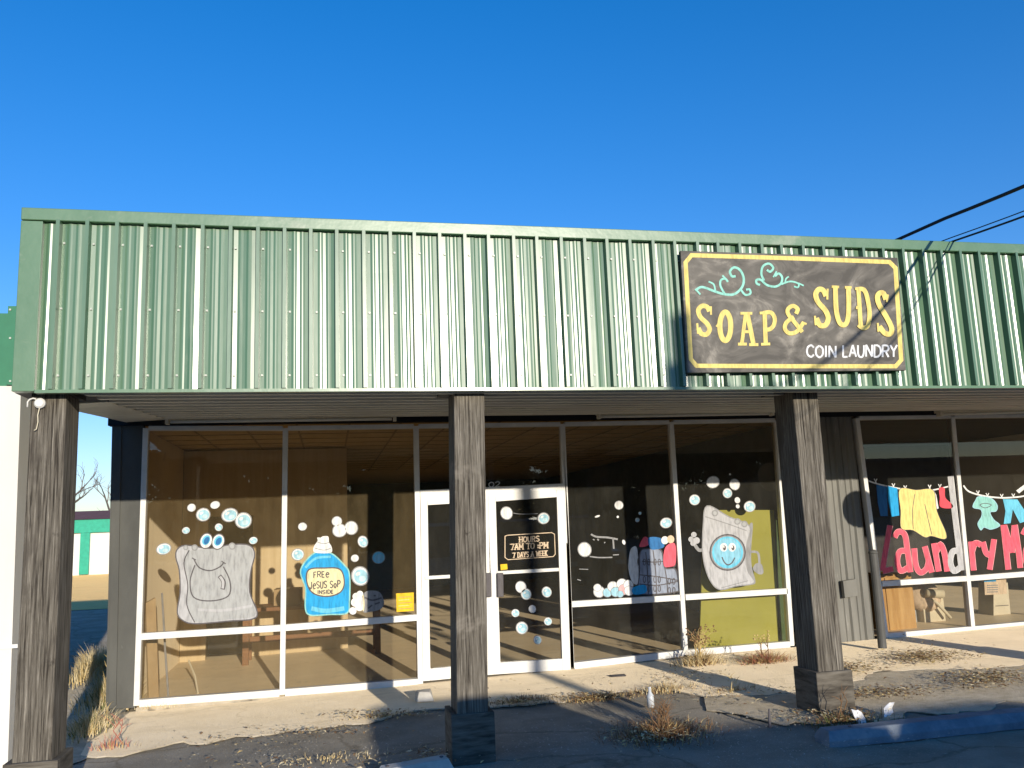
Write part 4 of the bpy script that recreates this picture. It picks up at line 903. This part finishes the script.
t = thing('utility_pole', 'wooden utility pole across the lot carrying the service wires', 'pole', (PX, PY_, 0))
b = MB(); b.tube([(PX, PY_, -.1), (PX, PY_, 3), (PX, PY_, 6.22)], [.1, .085, .07], m['polew'], 14); b.build('shaft', t, smooth=True)
b = MB(); b.box((PX-.14, PY_-.05, 5.2), (PX-.07, PY_+.05, 5.8), m['pipe']); b.build('wire_bracket', t)
# row of evergreen trees behind the viewer (seen mirrored in the glass)
def leafy(x, y, h, rw_, seed, label, src=None):
    t = thing('evergreen_tree', label, 'tree', (x, y, 0), 'evergreen trees across the street')
    if src:
        for ch in src.children:
            c = ch.copy(); COL.objects.link(c); c.parent = t
        t.scale = (rw_, rw_, h); t.rotation_euler.z = seed; return t
    r = random.Random(seed); tr = MB(); tr.tube([(x, y, -.1), (x+.1, y, 2), (x, y+.1, 4.6)], [.22, .16, .06], m['bark'], 8)
    for i in range(10):
        a = r.uniform(0, 6.28); z_ = r.uniform(1.6, 4.5); tr.tube([(x, y, z_), (x+math.cos(a)*1.2, y+math.sin(a)*1.2, z_+.5)], [.06, .02], m['bark'], 5)
    tr.build('trunk', t)
    f = MB()
    cl = []
    for i in range(80):
        z_ = r.uniform(.5, 7.0); rad = 2.7*min(1, (7.6-z_)/1.6)**.6; a = r.uniform(0, 6.28); q = rad*math.sqrt(r.random())
        cl.append(V((x+math.cos(a)*q, y+math.sin(a)*q, z_)))
    for c in cl:
        for k in range(60):
            p = c+V((r.gauss(0, .36), r.gauss(0, .36), r.gauss(0, .3))); u = V((r.gauss(0, 1), r.gauss(0, 1), r.gauss(0, 1))).normalized(); w_ = u.orthogonal().normalized()
            f.add([p-u*.26, p+w_*.15, p+u*.26, p-w_*.15], [(0, 1, 2, 3)], m['foliage'])
    f.build('crown', t); return t
T0 = leafy(-12, -40, 1, 1, 11, 'broad evergreen tree across the street, leftmost in the row')
names = ['second', 'third', 'fourth', 'fifth', 'sixth', 'seventh', 'eighth', 'ninth', 'tenth', 'eleventh', 'twelfth', 'thirteenth', 'fourteenth']
for i in range(13):
    leafy(-8.6+3.4*i+random.uniform(-.4, .4), -40+random.uniform(-1.5, 1.5), random.uniform(.97, 1.06), random.uniform(1.0, 1.15), random.uniform(0, 6), 'evergreen tree across the street, %s from the left in the row' % names[i], T0)
t = thing('street_building', 'long low dull building across the street mirrored in the right windows', 'building', (50, -30, 0))
b = MB(); b.box((27, -36, 0), (90, -28, 3.6), m['brick']); b.build('wall', t)
b = MB(); b.box((26.8, -36.2, 3.602), (90.2, -27.8, 3.85), m['pline']); b.build('roof', t)
for i in range(10):
    b = MB(); b.box((29+i*5, -27.99, .9), (31.4+i*5, -27.96, 2.4), m['cglass']); b.build('window', t)
# parked cars outside the frame; blue and red ones added to shade the lot
def car(x, y, mt, label, src=None):
    t = thing('parked_car', label, 'car', (x, y, G(x)-.055), 'cars parked facing the laundry')
    z0 = G(x)-.055
    sec = [(0, .42, .72, .66, .74), (-.12, .3, .86, .76, .84), (-.9, .24, .95, .8, .88), (-1.35, .24, 1.0, .84, .90), (-2.6, .24, 1.02, .86, .90), (-3.7, .26, 1.03, .86, .89), (-4.5, .3, 1.02, .8, .86), (-4.65, .42, .9, .74, .78)]
    b = MB(); vs = []
    for (dy, zl, zh, zm, hw) in sec:
        for (u, z_) in ((-.8, zl), (-1, zl+.1), (-1, zm), (-.86, zh), (0, zh+.025), (.86, zh), (1, zm), (1, zl+.1), (.8, zl)): vs.append((x+u*hw, y+dy, z0+z_))
    n = 9; b.add(vs, [(i*n+j, i*n+(j+1) % n, (i+1)*n+(j+1) % n, (i+1)*n+j) for i in range(len(sec)-1) for j in range(n)]+[tuple(range(n))[::-1], tuple((len(sec)-1)*n+j for j in range(n))], mt)
    bo = b.build('body', t, bevel=.02)
    g = MB(); g.hexa([(x-.86, y-1.4, z0+1.0), (x+.86, y-1.4, z0+1.0), (x+.86, y-4.5, z0+1.02), (x-.86, y-4.5, z0+1.02), (x-.85, y-2.2, z0+1.72), (x+.85, y-2.2, z0+1.72), (x+.85, y-4.2, z0+1.72), (x-.85, y-4.2, z0+1.72)], m['cglass']); g.build('cabin_glass', t, bevel=.03)
    g = MB(); g.hexa([(x-.87, y-2.15, z0+1.722), (x+.87, y-2.15, z0+1.722), (x+.87, y-4.25, z0+1.722), (x-.87, y-4.25, z0+1.722), (x-.6, y-2.3, z0+1.80), (x+.6, y-2.3, z0+1.80), (x+.6, y-4.1, z0+1.80), (x-.6, y-4.1, z0+1.80)], mt); g.build('roof', t, bevel=.01)
    for sx_ in (-1, 1):
        for dy in (-.9, -3.7):
            c = V((x+sx_*.8, y+dy, z0+.31)); w_ = MB(); w_.tube([c-V((.1, 0, 0)), c-V((.09, 0, 0)), c+V((.09, 0, 0)), c+V((.1, 0, 0))], [.28, .31, .31, .28], m['tyre'], 22); wh = w_.build('wheel', t)
            w_ = MB(); w_.tube([c+V((sx_*.1, 0, 0)), c+V((sx_*.112, 0, 0))], [.2, .16], m['rim'], 14); w_.build('rim', wh)
        h = MB(); h.box((x+sx_*.62-.13, y-.06, z0+.55), (x+sx_*.62+.13, y+.02, z0+.66), m['bottle']); h.build('headlight', t, bevel=.01)
    g = MB(); g.box((x-.4, y-.01, z0+.36), (x+.4, y+.025, z0+.5), m['pline']); g.build('grille', t)
    return t
car(2.75, 1.9, m['carw'], 'silver sport utility car parked nose-in outside the frame in front of the door')
car(4.66, -.4, m['card2'], 'unseen dark blue sport utility car added behind the blue wheel stop for its shadow')
car(6.47, -.45, m['carr'], 'unseen dull red sport utility car added outside the frame for its shadow, rightmost of the three')

# ------------------------------------------------------------------ light, sky, camera
el = math.atan(-SUN.z/math.hypot(SUN.x, 1)); az = math.atan2(-SUN.x, -1.0)
w = bpy.data.worlds.new('World'); sc.world = w; w.use_nodes = True
nt = w.node_tree; bg = nt.nodes['Background']
sky = nt.nodes.new('ShaderNodeTexSky'); sky.sky_type = 'NISHITA'; sky.sun_disc = False
sky.sun_elevation = el; sky.sun_rotation = az; sky.air_density = 1.0; sky.dust_density = .05; sky.ozone_density = 2.5
hs = nt.nodes.new('ShaderNodeHueSaturation'); hs.inputs['Saturation'].default_value = 1.38; hs.inputs['Value'].default_value = 1.68
nt.links.new(sky.outputs[0], hs.inputs['Color']); gm = nt.nodes.new('ShaderNodeGamma'); gm.inputs[1].default_value = .86; nt.links.new(hs.outputs[0], gm.inputs[0])
mu = nt.nodes.new('ShaderNodeMixRGB'); mu.blend_type = 'MULTIPLY'; mu.inputs[0].default_value = 1; mu.inputs[2].default_value = (.78, .815, 1.16, 1); nt.links.new(gm.outputs[0], mu.inputs[1])
nt.links.new(mu.outputs[0], bg.inputs[0]); bg.inputs[1].default_value = .15
sl = bpy.data.lights.new('sun', 'SUN'); sl.energy = 5.0; sl.angle = math.radians(.5); sl.color = (1, .9, .75)
so = bpy.data.objects.new('sun', sl); COL.objects.link(so); so.rotation_euler = SUN.to_track_quat('-Z', 'Y').to_euler(); so.location = (3, -20, 10)
cd = bpy.data.cameras.new('camera'); cam = bpy.data.objects.new('camera', cd); COL.objects.link(cam)
cd.sensor_width = 36; cd.lens = 36*F/1024; cd.clip_end = 3000; cd.clip_start = .05
cam.matrix_world = Matrix((RX, RY, RZ)).to_4x4(); cam.location = (0, 0, EYE)
sc.camera = cam
sc.view_settings.view_transform = 'Standard'; sc.view_settings.look = 'None'; sc.view_settings.exposure = 0
sc.cycles.use_denoising = True; sc.cycles.max_bounces = 8; sc.cycles.transparent_max_bounces = 16; sc.cycles.sample_clamp_indirect = 6
sc.cycles.caustics_reflective = False; sc.cycles.caustics_refractive = False
